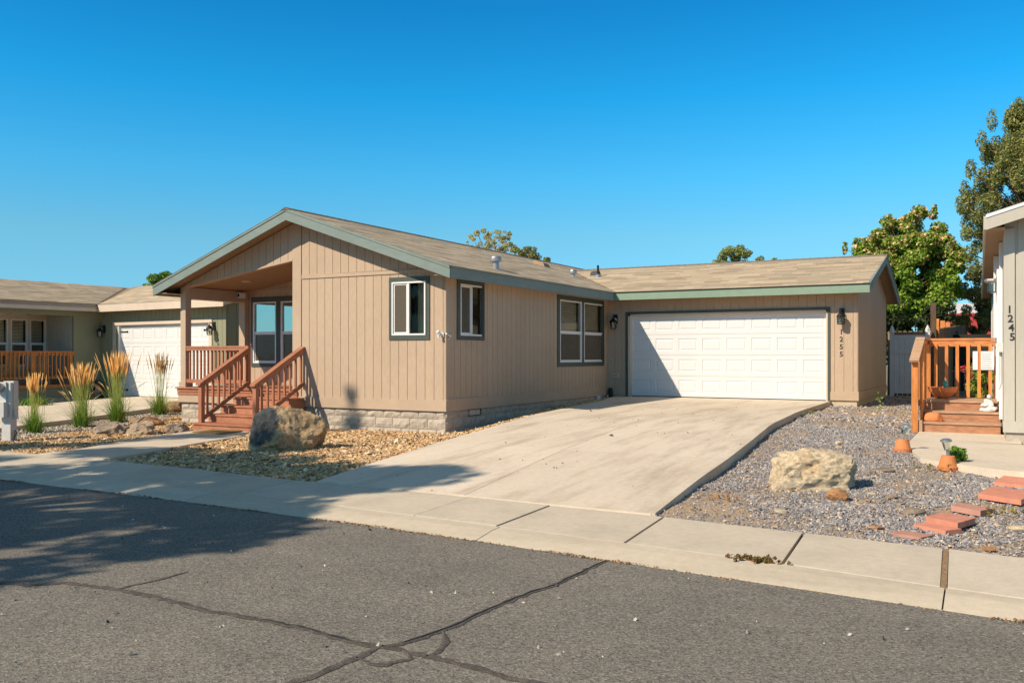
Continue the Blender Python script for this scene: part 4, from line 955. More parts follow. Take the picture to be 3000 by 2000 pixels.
def railing(parent, x, y0, y1, z0, z1, nb, drop=.60, m='redwood_v', hm='redwood'):
    sl2 = (z1-z0)/(y1-y0)
    b = MB(); prism(b, lambda a, d, z: (x+d, a, z), y0-.09, y1, -.065, .065, z0-.09*sl2-.035, z1-.035, z0-.09*sl2, z1); b.build('handrail', M[hm], parent)
    b = MB(); prism(b, lambda a, d, z: (x+d, a, z), y0+.04, y1, .022, .055, z0+.04*sl2-.125, z1-.125, z0+.04*sl2-.037, z1-.037); b.build('top_rail', M[hm], parent)
    b = MB(); prism(b, lambda a, d, z: (x+d, a, z), y0+.04, y1, .022, .055, z0+.04*sl2-.80, z1-.80, z0+.04*sl2-.715, z1-.715); b.build('bottom_rail', M[hm], parent)
    for k in range(nb):
        yy = y0+.04+(y1-y0-.04)*(k+.75)/nb; zz = z0+(yy-y0)*sl2
        b = MB(); b.box(x-.017, x+.021, yy-.018, yy+.018, zz-.80, zz-.05); b.build('baluster', M[m], parent)
for x in (-13.97, -12.50):
    b = MB(); b.box(x-.045, x+.045, 12.53, 12.62, .156, .955); b.build('newel_post', M['redwood_v'], stairs)
railing(stairs, -12.50, 12.57, 13.87, .985, 1.675, 8)
railing(stairs, -13.97, 12.57, 13.80, .985, 1.665, 8)
b = MB(); b.box(-14.03, -13.94, 13.79, 13.88, .79, 1.68); b.build('newel_post', M['redwood_v'], stairs)
pr = thing('porch_railing', 'red stained porch railing between the tan corner post and the stairs', 'railing', (-15, 13.9, .79))
b = MB(); b.box(-15.93, -14.03, 13.89, 13.98, 1.665, 1.70); b.build('cap_rail', M['redwood'], pr)
b = MB(); b.box(-15.93, -14.03, 13.9, 13.935, 1.60, 1.664); b.build('top_rail', M['redwood'], pr)
b = MB(); b.box(-15.93, -14.03, 13.9, 13.935, .885, .965); b.build('bottom_rail', M['redwood'], pr)
for k in range(16):
    x = -15.86+k*.113; b = MB(); b.box(x-.018, x+.018, 13.937, 13.972, .90, 1.664); b.build('baluster', M['redwood_v'], pr)
b = MB(); b.v = [(-13.28,11.72,.048),(-13.42,12.36,.046),(-12.66,12.40,.046),(-12.52,11.72,.048)]; b.v += [(x, y, z+.018) for x, y, z in b.v]; b.f = [(3,2,1,0),(4,5,6,7),(0,1,5,4),(1,2,6,5),(2,3,7,6),(3,0,4,7)]
tag(b.build('doormat', M['mat']), 'brown coir doormat on the path at the foot of the stairs', 'doormat')
b = MB(); b.lathe((-13.0, 15.3, .79), [(.05,0),(.085,.02),(.10,.12),(.085,.2),(.06,.24),(.07,.26)], 16); tag(b.build('jar', M['statue'], None, smooth=True), 'pale round jar on the porch floor seen through the right stair rail', 'jar')
# ================================================================== left neighbour (its own axes, 4.3 degrees off)
A2 = R(-4.27); c2, s2 = math.cos(A2), math.sin(A2)
def rot2(p): return (p[0]*c2-p[1]*s2, p[0]*s2+p[1]*c2, p[2])
def unrot2(p): return (p[0]*c2+p[1]*s2, -p[0]*s2+p[1]*c2, p[2] if len(p) > 2 else 0)
NX, NY = -26.49, 16.64
n_o = (NX, NY, 0)
nh = thing('house', 'olive green house with cream fascia and white garage door behind the tall grasses', 'house', n_o, loc=rot2(n_o), rz=A2)
NF, NS = wx(NY), wy(NX)
ND = (-25.53, -21.12, .22, 2.42)
wallmesh(nh, NF, NX, -20.43, .2, 3.02, [(ND[0]-.03, ND[1]+.03, 0, 2.44)], m=M['olive'])
planks(nh, NF, NX, -20.43, .42, 2.95, [(-25.83, -21.03, 0, 2.53)], m=M['olive'])
b = MB(); rect(b, NF, NX, -25.83, .001, .02, .2, .42); b.build('skirt_board', M['olive'], nh)
b = MB(); rect(b, NF, -21.03, -20.42, .001, .02, .2, .42); b.build('skirt_board', M['olive'], nh)
trim4(nh, NF, -25.80, -21.03, .22, 2.53, w=.13, wt=.10, m='cream', d=.03, name='door_trim', bottom=False)
for r in ((ND[0]-.14, ND[0], .22, 2.43), (ND[1], ND[1]+.05, .22, 2.43)):
    b = MB(); rect(b, NF, r[0], r[1], -.12, -.001, r[2], r[3]); b.build('door_jamb', M['vinyl'], nh)
ngd = garage_door(nh, NF, ND[0], ND[1], .235, 2.42, -.09)
for x, z, s in ((ND[0]+.02, 1.93+.3, 1), (ND[1]-.02, 2.23, -1), (ND[0]+.02, .42, 1), (ND[1]-.02, .42, -1)):
    b = MB(); prism(b, NF, min(x, x+s*.34), max(x, x+s*.34), -.078, -.062, z-.018, z-.018, z+.018, z+.018); rect(b, NF, x+s*.34-.02, x+s*.34+.02, -.078, -.06, z-.03, z+.03); b.build('strap_hinge', M['iron'], ngd)
for s in (-1, 1):
    cx_ = (ND[0]+ND[1])/2+s*.12; b = MB(); rect(b, NF, cx_-.015, cx_+.015, -.078, -.055, 1.20, 1.45); rect(b, NF, cx_-.05, cx_+.05, -.078, -.06, 1.30, 1.33); b.build('pull_handle', M['iron'], ngd)
# garage side wall facing right, gable
def ngt(y): return 3.08+(y-16.24)*.27 if y < 19.64 else 3.08+3.4*.27-(y-19.64)*.27
NGS = wy(-20.43)
wallmesh(nh, NGS, NY+.001, 22.6, .2, lambda y: ngt(y)-.12, kinks=(19.64,), m=M['olive'])
planks(nh, NGS, NY+.05, 22.6, .42, lambda y: ngt(y)-.12, kinks=(19.64,), m=M['olive'], step=.3)
b = MB()
p = [(-25.9, 16.26), (-20.09, 16.26), (-20.09, 19.64), (-29.3, 19.64)]
b.hexa([(x, y, ngt(y)-.12) for x, y in p]+[(x, y, ngt(y)-.01) for x, y in p])
p = [(-29.3, 19.64), (-20.09, 19.64), (-20.09, 23.0), (-27, 23.0)]
b.hexa([(x, y, ngt(y)-.12) for x, y in p]+[(x, y, ngt(y)-.01) for x, y in p]); nr = b.build('roof', M['soffit'], nh)
shingles('shingles', nr, lambda u, s, h: (u, 16.22+s/1.036-h*.26, 3.075+s*.2607+h), 0, 0, 25, .1397, lambda s: (-26.0-s*.965*.82, -20.06), 21, .5, pal=sh_pal*1.0)
b = MB(); rect(b, wx(16.25), -26.0, -20.07, -.01, .02, 2.85, 3.07); b.build('fascia', M['cream'], nh)
rake(wy(-20.08), [(16.24, 3.075), (19.64, 3.075+3.4*.27)], nh, .20, 'cream')
# main body: short olive return, recessed porch with grouped windows
b = MB(); b.box(NX-.1, NX, 15.74, NY-.001, .2, 2.9); b.build('wall', M['olive'], nh)
b = MB(); b.box(NX-1.5, NX-.1, 15.74, 15.84, .5, 2.95); b.build('wall', M['greyh'], nh)
planks(nh, wx(15.74), NX-1.5, NX-.1, .6, 2.9, m=M['greyh'])
PW = wy(NX-1.5)
wins = [(13.60, 14.15), (14.27, 14.82), (14.90, 15.42), (15.50, 16.0)]
wins = [(a-.32, b_-.32) for a, b_ in wins]
op = [(a, b_, 1.15, 2.62) for a, b_ in wins]
op2 = [(a+.03, b_-.03, 2.76, 2.93) for a, b_ in wins]
wallmesh(nh, PW, 10.5, 15.74, .5, 3.0, op+op2, m=M['greyh'])
planks(nh, PW, 15.74-.02-.2032*0-.01-.0, 15.74, .6, 2.95, m=M['greyh'])
for a, b_ in wins:
    window(nh, PW, a, b_, 1.15, 2.62, 'hung', split=.49, inside='dark', fw=.035, blinds=True)
    window(nh, PW, a+.03, b_-.03, 2.76, 2.93, 'fixed', inside='dark', fw=.025)
edges = [wins[0][0]-.1]+[x for w_ in wins for x in w_]+[wins[-1][1]+.1]
for k in range(0, len(edges), 2):
    b = MB(); rect(b, PW, edges[k], edges[k+1], .001, .035, 1.05, 2.98); b.build('window_trim', M['cream'], nh)
for a, b_ in wins:
    b = MB(); rect(b, PW, a, b_, .001, .03, 2.625, 2.755); b.build('window_trim', M['cream'], nh)
    b = MB(); rect(b, PW, a, b_, .001, .03, 1.05, 1.15); b.build('window_trim', M['cream'], nh)
b = MB(); b.box(NX-.12, NX, 10.0, 15.739, 2.72, 2.92); b.build('beam', M['olive'], nh)
b = MB(); b.box(NX-.14, NX, 10.0, 10.2, .2, 2.92); b.build('porch_post', M['olive'], nh)
b = MB(); b.box(NX-1.5, NX, 10.0, 15.74, .50, .60); dkn = b.build('porch_deck', M['cedar_h'], nh)
b = MB(); b.box(NX+.001, NX+.04, 10.0, 15.72, .50, .60); b.build('rim_board', M['cedar_h'], dkn)
b = MB(); b.box(NX-.08, NX, 10.0, 15.74, .22, .495); b.build('skirt_board', M['olive'], nh)
b = MB(); b.box(NX-.1, NX-.03, 10.0, 16.6, -.1, .215); b.build('foundation', M['block'], nh)
def nmt(x): return 3.10+(-26.04-x)*.242 if x > -29.69 else 3.10+3.65*.242-(-29.69-x)*.242
for xa, xb in ((-29.69, -26.04), (-33.3, -29.69)):
    b = MB(); b.hexa([(xa, 8.0, nmt(xa)-.13), (xb, 8.0, nmt(xb)-.13), (xb, 24, nmt(xb)-.13), (xa, 24, nmt(xa)-.13), (xa, 8.0, nmt(xa)-.01), (xb, 8.0, nmt(xb)-.01), (xb, 24, nmt(xb)-.01), (xa, 24, nmt(xa)-.01)])
    nr2 = b.build('roof', M['soffit'], nh)
shingles('shingles', nr2, lambda u, s, h: (-26.01-s*.972+h*.235, u, 3.095+s*.235+h), 0, 0, 27, .1397, lambda s: (9.0, 16.3+s*.0 if s < .05 else min(24, 16.24+s*.9)), 22, .5, pal=sh_pal*.88)
b = MB(); rect(b, wy(-26.06), 8.0, 16.28, -.01, .02, 2.86, 3.09); b.build('fascia', M['cream'], nh)
b = MB(); b.box(-33, -28.0, 16.0, 23.5, .2, 2.95); b.build('wall', M['olive'], nh)
b = MB(); b.box(-33, -28.0, 8.1, 8.2, .2, 3.0); b.build('wall', M['olive'], nh)
hn2 = MB(); rect(hn2, NF, -20.752, -20.748, .0142, .0152, 1.7, 1.71); hn2 = hn2.build('house_number', M['olive'], nh)
text('1', .15, NF, -20.75, 1.88, hn2); text('2', .15, NF, -20.75, 1.735, hn2)
lantern(NF, -26.25, 2.08, .014, 'black caged lantern in shade on the olive wall left of the neighbour garage door', frame=(rot2, A2))
lantern(NF, -20.93, 2.08, .014, 'black caged lantern right of the neighbour garage door, seen through the tan porch', frame=(rot2, A2))
# neighbour's cedar deck railing
nro = (NX, 13, .6); nrail = thing('deck_railing', 'orange stained cedar railing in front of the olive house windows', 'railing', nro, loc=rot2(nro), rz=A2)
b = MB(); b.box(NX-.05, NX+.09, 10.0, 15.73, 1.58, 1.62); b.build('cap_rail', M['cedar'], nrail)
b = MB(); b.box(NX+.0, NX+.035, 10.0, 15.73, 1.49, 1.578); b.build('top_rail', M['cedar'], nrail)
b = MB(); b.box(NX+.0, NX+.035, 10.0, 15.73, .78, .86); b.build('bottom_rail', M['cedar'], nrail)
y = 10.4
while y < 15.65:
    if abs(y-14.5) > .08:
        b = MB(); b.box(NX+.036, NX+.07, y-.018, y+.018, .80, 1.578); b.build('baluster', M['cedar'], nrail)
    y += .125
for y in (12.3, 14.5, 15.66):
    b = MB(); b.box(NX-.045, NX-.001, y-.05, y+.05, .6, 1.578); b.build('post', M['cedar'], nrail)
# two chairs and a table glimpsed behind the railing
M['chair'] = mat('varnished_chair_wood', (.62,.42,.22), .6, .12, 5, (1,1,1), 40, .2, .002, .05)
def adirondack(x, y, rz_, label):
    o_ = (x, y, .6); t = thing('wooden_chair', label, 'chair', o_, loc=rot2(o_), rz=A2+rz_, group='wooden chairs on the neighbour deck')
    o0 = ORG[t.name]
    def P(a, b2, c_): return (o0.x+a, o0.y+b2, o0.z+c_)
    b = MB(); b.hexa([P(-.25,-.25,.36), P(.25,-.25,.36), P(.25,.25,.30), P(-.25,.25,.30), P(-.25,-.25,.39), P(.25,-.25,.39), P(.25,.25,.33), P(-.25,.25,.33)]); b.build('seat', M['chair'], t)
    for k in range(5):
        u = -.24+k*.098; b = MB(); b.hexa([P(u,.24,.30), P(u+.085,.24,.30), P(u+.085,.26,.30), P(u,.26,.30), P(u,.42,.92), P(u+.085,.42,.92), P(u+.085,.44,.92), P(u,.44,.92)]); b.build('back_slat', M['chair'], t)
    for sx_ in (-1, 1):
        b = MB(); b.bar(P(sx_*.27,-.25,0), P(sx_*.27,-.22,.55), .04, .06); b.build('leg', M['chair'], t)
        b = MB(); b.bar(P(sx_*.27,.38,0), P(sx_*.27,-.2,.40), .04, .06); b.build('leg', M['chair'], t)
        b = MB(); b.bar(P(sx_*.28,-.3,.56), P(sx_*.28,.32,.56), .1, .025); b.build('armrest', M['chair'], t)
adirondack(NX-.75, 13.95, R(-70), 'pale wooden deck chair behind the cedar railing, nearer the frame edge')
adirondack(NX-.75, 15.05, R(-115), 'pale wooden deck chair behind the cedar railing, nearer the olive corner')
# hose reel against the olive corner
ho = (NX+.22, 16.15, .2)
hose = thing('hose_reel', 'black hose reel with a pale coiled hose at the foot of the olive wall', 'hose', ho, loc=rot2(ho), rz=A2)
b = MB(); b.box(NX+.05, NX+.32, 16.0, 16.32, .2, .72); b.build('reel_box', M['black_plastic'], hose)
b = MB()
for k in range(7):
    r_ = .13+.02*k+random.uniform(-.01, .01); cz = .56-.012*k; b.tube([(NX+.36+.012*k, 16.14+r_*.75*math.cos(t), cz-.12+r_*math.sin(t)) for t in np.linspace(0, 2*math.pi, 20)], .009, 5, cap=False)
b.build('hose', M['galv'], hose)

# ================================================================== right neighbour
A3 = R(.93); ro_ = (.08, 15.31, .13)
rh = thing('house', 'warm grey house with board siding and numbers 1245, cut by the right edge', 'house', ro_, rz=A3)
RF, RS = wx(15.31), wy(.08)
RW = lambda a, d, z: (.08-d, a, z)            # faces -x
def rt(x): return 3.58+(x+.17)*.30
wallmesh(rh, RF, .08, 7.0, .34, lambda x: min(rt(x), rt(4.3)-(max(x, 4.3)-4.3)*.3)-.16, kinks=(4.3,), m=M['greyh'])
b = MB(); rect(b, RF, .07, .215, .001, .028, .51, 3.4); b.build('corner_board', M['greyh'], rh)
planks(rh, RF, .245, 6.9, .51, lambda x: min(rt(x), rt(4.3)-(max(x, 4.3)-4.3)*.3)-.16, step=.3048, gap=.012, m=M['greyh'], kinks=(4.3,))
b = MB(); rect(b, RF, .06, 7.0, .0012, .034, .34, .509); b.build('skirt_board', M['greyh'], rh)
b = MB(); b.box(.08, .2, 15.312, 33, .34, 3.45); b.build('wall', M['greyh'], rh)
b = MB(); rect(b, RF, .10, 7.0, -.2, -.01, -.1, .34); b.build('foundation', M['block'], rh)
b = MB(); b.box(.10, .25, 15.33, 33, -.1, .34); b.build('foundation', M['block'], rh)
b = MB(); b.hexa([(-.15, 14.92, rt(-.17)-.15), (4.3, 14.92, rt(4.3)-.15), (4.3, 33.4, rt(4.3)-.15), (-.15, 33.4, rt(-.17)-.15), (-.15, 14.92, rt(-.17)-.012), (4.3, 14.92, rt(4.3)-.012), (4.3, 33.4, rt(4.3)-.012), (-.15, 33.4, rt(-.17)-.012)]); rr_ = b.build('roof', M['dark'], rh)
b = MB(); b.hexa([(4.3, 14.92, rt(4.3)-.15), (8.8, 14.92, 3.43), (8.8, 33.4, 3.43), (4.3, 33.4, rt(4.3)-.15), (4.3, 14.92, rt(4.3)-.012), (8.8, 14.92, 3.57), (8.8, 33.4, 3.57), (4.3, 33.4, rt(4.3)-.012)]); b.build('roof', M['dark'], rh)
shingles('shingles', rr_, lambda u, s, h: (-.20+s*.958, u, 3.572+s*.2873+h), 0, 0, 32, .1397, lambda s: (14.88, 33.4), 31, .5, pal=sh_pal*.6)
for (a0, z0), (a1, z1) in (((-.17, 3.575), (4.3, rt(4.3)-.005)), ((4.3, rt(4.3)-.005), (8.8, 3.575))):
    b = MB(); prism(b, wx(14.90), a0, a1, -.02, .02, z0-.225, z1-.225, z0-.052, z1-.052); fo = b.build('fascia', M['greyh'], rh)
    b = MB(); prism(b, wx(14.90), a0, a1, -.02, .032, z0-.05, z1-.05, z0, z1); b.build('rake_trim', M['vinyl_grey'], fo)
b = MB(); b.box(-.20, -.165, 14.9, 33.4, 3.36, 3.56); b.build('fascia', M['greyh'], rh)
b = MB(); b.box(-.165, .08, 14.93, 33.3, 3.37, 3.385); b.build('soffit', M['soffit'], rh)
# side door with white storm frame, window trims seen edge-on
def sidebox(name, y0, y1, z0, z1, d, m, par=None): b = MB(); rect(b, RW, y0, y1, .001, d, z0, z1); return b.build(name, M[m], par or rh)
dr = sidebox('door', 17.15, 18.05, .72, 2.78, .03, 'vinyl')
sidebox('door_frame', 17.05, 17.149, .72, 2.86, .075, 'vinyl', dr); sidebox('door_frame', 18.051, 18.15, .72, 2.86, .075, 'vinyl', dr); sidebox('door_frame', 17.05, 18.15, 2.861, 2.95, .075, 'vinyl', dr)
sidebox('door_closer', 17.3, 17.34, 1.70, 1.80, .10, 'galv', dr)
for y in (20.2, 23.4, 27.2):
    wv = sidebox('window', y, y+1.2, 1.2, 2.7, .05, 'vinyl'); sidebox('shutter', y-.42, y-.03, 1.15, 2.75, .035, 'greyh', wv); sidebox('shutter', y+1.23, y+1.6, 1.15, 2.75, .035, 'greyh', wv)
sidebox('downspout', 19.0, 19.08, .3, 3.36, .10, 'vinyl')
sidebox('trim_board', 16.62, 16.98, .45, 3.35, .045, 'vinyl')
b = MB(); b.box(.0, .08, 16.25, 16.42, 1.55, 1.70); b.build('utility_box', M['greybox'], rh)
b = MB(); b.tube([(.05, 16.35, 1.55), (.05, 16.35, 1.05), (.02, 16.35, .95)], .02, 8); b.build('conduit', M['greybox'], rh)
po = thing('porch_light', 'small silver porch light under the eave of the grey house', 'light', (-.02, 17.9, 2.6), rz=0)
b = MB(); b.lathe((-.10, 17.9, 2.78), [(.10, 0), (.13, .03), (.11, .07)], 14); b.build('shade', M['galv'], po)
b = MB(); b.lathe((-.10, 17.9, 2.60), [(.05, 0), (.08, .03), (.08, .17)], 14); b.build('lamp_glass', M['lampglass'], po)
b = MB(); b.box(-.03, .03, 17.85, 17.95, 2.62, 2.84); b.build('mount', M['galv'], po)
hn3 = MB(); rect(hn3, RF, .143, .147, .0282, .0292, 1.9, 1.91); hn3 = hn3.build('house_number', M['greyh'], rh)
for i, c_ in enumerate('1245'): text(c_, .155, RF, .145+.012*i, 2.135-i*.137, hn3, d=.034)

M['cedar_riser'] = mat('brown_cedar_riser', (.40,.19,.10), .7, .3, 5, (1.2,5,5), 40, .3, .002, .12)
# steps, landing and railing of the grey house
stp = thing('side_steps', 'weathered cedar steps and landing with railing beside the grey house', 'stairs', (-.6, 16.6, .2))
SY = [16.55, 16.86, 17.17]; SZ = [.375, .545, .715]
for i in range(3):
    b = MB(); b.box(-1.17, .03, SY[i]+.012, SY[i]+.04, (SZ[i-1]+.001 if i else .19), SZ[i]-.037); b.build('riser', M['cedar_riser'], stp)
    ye = SY[i+1]+.03 if i < 2 else 18.35; n = 2 if i < 2 else 8
    for k in range(n):
        b = MB(); b.box(-1.19, .045, SY[i]-.012+(ye-SY[i])*k/n, SY[i]-.016+(ye-SY[i])*(k+1)/n, SZ[i]-.035, SZ[i]+random.uniform(0, .002)); b.build('tread' if i < 2 else 'deck_board', M['cedar_worn'], stp)
b = MB(); b.box(-1.19, -1.13, 16.5, 16.6, .19, .40); b.build('stringer_end', M['cedar_worn'], stp)
b = MB(); b.box(-1.17, -1.135, 16.62, 18.34, .19, .675); b.build('side_skirt', M['cedar_h'], stp)
rr2 = thing('deck_railing', 'orange cedar railing with sloped cap around the landing of the grey house', 'railing', (-1.2, 17.2, .7))
b = MB(); b.box(-1.295, -1.195, 16.47, 16.57, .19, 1.385); b.build('post', M['cedar'], rr2)
b = MB(); b.bar((-1.245, 16.36, 1.40), (-1.20, 17.12, 1.80), .15, .04); b.build('cap_rail', M['cedar_worn'], rr2)
b = MB(); b.box(-1.27, -1.12, 17.10, 18.40, 1.775, 1.812); b.build('cap_rail', M['cedar_h'], rr2)
b = MB(); b.box(-1.119, .06, 18.27, 18.41, 1.775, 1.81); b.build('cap_rail', M['cedar_h'], rr2)
b = MB(); b.box(-1.13, .06, 18.285, 18.32, 1.66, 1.765); b.build('top_rail', M['cedar_h'], rr2)
b = MB(); b.bar((-1.205, 16.58, 1.45), (-1.18, 17.13, 1.735), .035, .09); b.build('top_rail', M['cedar_h'], rr2)
b = MB(); b.box(-1.20, -1.16, 17.13, 18.3, 1.66, 1.765); b.build('top_rail', M['cedar_h'], rr2)
for x in (-1.16, -.02):
    b = MB(); b.box(x-.045, x+.045, 18.33, 18.41, .2, 1.765); b.build('post', M['cedar'], rr2)
b = MB(); b.box(-1.23, -1.14, 17.10, 17.19, .72, 1.765); b.build('post', M['cedar'], rr2)
for k in range(6):
    x = -1.02+k*.178; b = MB(); b.box(x-.028, x+.028, 18.245, 18.284, .725, 1.70); b.build('baluster', M['cedar'], rr2)
for k in range(4):
    y = 17.36+k*.24; b = MB(); b.box(-1.158, -1.12, y-.03, y+.03, .725, 1.70); b.build('baluster', M['cedar'], rr2)
for k in range(3):
    y = 16.72+k*.13; b = MB(); b.box(-1.185, -1.15, y-.02, y+.02, .55, 1.50+k*.06); b.build('baluster', M['cedar'], rr2)
# notices, planter bowl, cushion-shaped pot, figurine
for x0, x1, lab in ((-.41, -.33, 'narrow white notice sheet hanging on the back rail, left of the printed one'), (-.28, -.07, 'printed white notice sheet with lines of text on the back rail by the white door')):
    t = thing('notice', lab, 'notice', ((x0+x1)/2, 18.2, 1.25), group='paper notices on the cedar rail')
    b = MB(); b.box(x0, x1, 18.225, 18.23, 1.235, 1.57); b.build('sheet', M['vinyl'], t)
    if x1-x0 > .1:
        b = MB()
        for k in range(9): b.box(x0+.015, x1-.02-random.uniform(0, .04), 18.2225, 18.2245, 1.262+k*.033, 1.272+k*.033)
        b.build('printed_lines', mat('print_grey', (.25,.26,.30), .8), t)
bo = thing('planter_bowl', 'fluted terracotta bowl with a small teal figure on the landing', 'planter', (-.88, 17.75, .717))
b = MB(); b.lathe((-.88, 17.75, .717), [(.07, 0), (.15, .05), (.22, .13), (.25, .21), (.235, .21), (.20, .14)], 24); b.build('bowl', M['terracotta'], bo)
b = MB(); b.lathe((-.83, 17.72, .90), [(.035, 0), (.045, .05), (.03, .09), (.04, .12), (.015, .15)], 10); b.build('figure', mat('teal_glaze', (.05,.36,.33), .4), bo)
rock('terracotta_stone', (-.98, 16.69, .43), (.17, .11, .10), 5, M['terracotta'], 'orange flat-bottomed terracotta lump on the lowest cedar step', 'ornament', sub=3, rough=.05, cuts=3)
fg = thing('figurine', 'small white stone figurine sitting on the second cedar step by the wall', 'statue', (-.14, 16.98, .545))
rock('base', (-.14, 16.98, .59), (.165, .10, .055), 11, M['statue'], parent=fg, sub=3); rock('body', (-.15, 16.98, .68), (.085, .08, .10), 12, M['statue'], parent=fg, sub=3)
rock('head', (-.14, 16.97, .79), (.05, .05, .055), 13, M['galv'], parent=fg, sub=3); rock('arm', (-.21, 16.93, .66), (.06, .04, .035), 14, M['statue'], parent=fg, sub=3)

# ================================================================== gate, fences, far buildings on the right
gt_ = thing('gate', 'blue grey vinyl gate with pointed posts between the garage and the cedar steps', 'gate', (-2.3, 28.9, .3))
for x in (-2.80, -1.83):
    b = MB(); b.box(x-.06, x+.06, 28.8, 28.92, .22, 2.17); b.build('post', M['vinyl_grey'], gt_)
    b = MB(); b.lathe((x, 28.86, 2.172), [(.085, 0), (.085, .03), (.06, .05), (.07, .08), (.045, .14), (.01, .22)], 4); b.build('post_cap', M['vinyl_grey'], gt_)
for z0, z1 in ((2.0, 2.10), (1.55, 1.64), (.36, .46)):
    b = MB(); b.box(-2.738, -1.892, 28.82, 28.87, z0, z1); b.build('gate_rail', M['vinyl_grey'], gt_)
for k in range(6):
    x = -2.735+k*.141; b = MB(); b.box(x, x+.137, 28.85, 28.88, .40, 2.04); b.build('gate_board', M['vinyl_grey'], gt_)
fn = thing('wood_fence', 'dog-eared wooden fence whose tops show just above the grey gate', 'fence', (-2.3, 29.6, .2))
for k in range(10):
    x = -3.0+k*.145; b = MB(); b.hexa([(x,29.5,.2),(x+.138,29.5,.2),(x+.138,29.52,.2),(x,29.52,.2),(x+.02,29.5,2.23),(x+.118,29.5,2.23),(x+.118,29.52,2.23),(x+.02,29.52,2.23)]); b.build('picket', M['fence_wood'], fn)
b = MB(); b.box(-2.75, -1.88, 28.84, 28.90, 2.10, 2.19); b.build('rail', M['fence_wood'], fn)
fn2 = thing('wood_fence', 'long wooden fence running back behind the grey gate towards the red roof', 'fence', (-1.7, 34, .2))
for k in range(46):
    y = 29.2+k*.30; zt = 2.28+.012*k; x = -1.73+.012*k
    b = MB(); b.box(x, x+.02, y, y+.28, .2, zt); b.build('picket', M['fence_wood'], fn2)
for k in range(5):
    y = 30.2+k*2.6; b = MB(); b.box(-1.74+.04*k, -1.60+.04*k, y, y+.13, .2, 2.62+.03*k); b.build('post', M['cedar'], fn2)
b = MB(); b.box(-1.77, -1.62, 29.1, 29.25, .2, 3.05); tag(b.build('utility_post', M['bark'], None), 'dark brown wooden post standing beside the grey gate', 'post')
barn = thing('barn', 'low building with a red metal roof beyond the fences on the right', 'building', (1, 47, .2))
b = MB(); b.box(-2.6, 7, 47.0, 52, .2, 2.4); b.build('wall', M['fence_wood'], barn)
rb = MB(); rb.hexa([(-2.9,46.4,2.42),(7.3,46.4,2.42),(7.3,49.5,3.5),(-2.9,49.5,3.5),(-2.9,46.4,2.50),(7.3,46.4,2.50),(7.3,49.5,3.58),(-2.9,49.5,3.58)]); rb_ = rb.build('roof', M['redroof'], barn)
for k in range(24):
    x = -2.85+k*.43; b = MB(); b.hexa([(x,46.39,2.50),(x+.05,46.39,2.50),(x+.05,49.5,3.58),(x,49.5,3.58),(x,46.39,2.54),(x+.05,46.39,2.54),(x+.05,49.5,3.62),(x,49.5,3.62)]); b.build('roof_seam', M['redroof'], rb_)
b = MB(); b.box(-2.9, 7.3, 46.3, 46.39, 2.36, 2.46); b.build('gutter', M['vinyl'], barn)
shed = thing('barn', 'pale metal roofed building behind the red roof', 'building', (0, 53, .2))
b = MB(); b.box(-2.7, 5, 52.5, 58, .2, 3.4); b.build('wall', M['vinyl_grey'], shed)
b = MB(); b.hexa([(-3.0,52,3.3),(5.4,52,3.3),(5.4,55,4.3),(-3.0,55,4.3),(-3.0,52,3.36),(5.4,52,3.36),(5.4,55,4.36),(-3.0,55,4.36)]); b.build('roof', M['whiteroof'], shed)
# dark garden screen and iron pickets seen through the back rail
b = MB(); b.box(-2.0, .0, 36.0, 36.06, .2, 2.25); tag(b.build('screen_fence', M['dark'], None), 'near-black board screen behind the cedar landing', 'fence')
gf = thing('iron_fence', 'thin black iron garden fence behind the cedar landing', 'fence', (-.6, 22, .25))
for k in range(15):
    x = -1.45+k*.10; b = MB(); b.tube([(x, 22, .25), (x, 22, 1.25)], .007, 5); b.build('bar', M['iron'], gf)
for z in (.35, 1.15): b = MB(); b.tube([(-1.5, 22, z), (0, 22, z)], .009, 5); b.build('rail', M['iron'], gf)

# ================================================================== front yards: rocks, pavers, lights, meter
def rockmat(name, a, b2, c_, dark=.0, axis=None):
    m, n, bs = new_mat(name); v = pos_vec(n)
    f = noise_tex(n, v, 2.6, 6, .65); col = ramp(n, f, [(.3, a), (.5, b2), (.68, c_)])
    g = noise_tex(n, v, 19, 8, .8); col = mixc(n, col, ramp(n, g, [(.33, (.30,.28,.25)), (.47, (.85,.84,.80)), (.62, (1.15,1.14,1.10))]), 1, 'MULTIPLY')
    if axis:     # dark lichen stain
        p_, r_, cc = axis
        s_ = n.nodes.new('ShaderNodeVectorMath'); s_.operation = 'DISTANCE'; gq = n.nodes.new('ShaderNodeNewGeometry'); n.links.new(gq.outputs['Position'], s_.inputs[0]); s_.inputs[1].default_value = p_
        k = n.nodes.new('ShaderNodeMath'); k.operation = 'ADD'; n.links.new(s_.outputs['Value'], k.inputs[0])
        h = n.nodes.new('ShaderNodeMath'); h.operation = 'MULTIPLY'; h.inputs[1].default_value = .28; n.links.new(noise_tex(n, v, 5, 6, .7), h.inputs[0]); n.links.new(h.outputs[0], k.inputs[1])
        col = mixc(n, cc, col, ramp(n, k.outputs[0], [(r_, (0,0,0)), (r_+.06, (1,1,1))]))
    n.links.new(col, bs.inputs['Base Color']); bs.inputs['Roughness'].default_value = .92
    bump(n, bs, g, .9, .03); return m
mb1 = rockmat('lichen_boulder', (.38,.23,.11), (.50,.34,.19), (.50,.38,.24), axis=((-9.87, 9.92, .48), .46, (.065,.068,.066)))
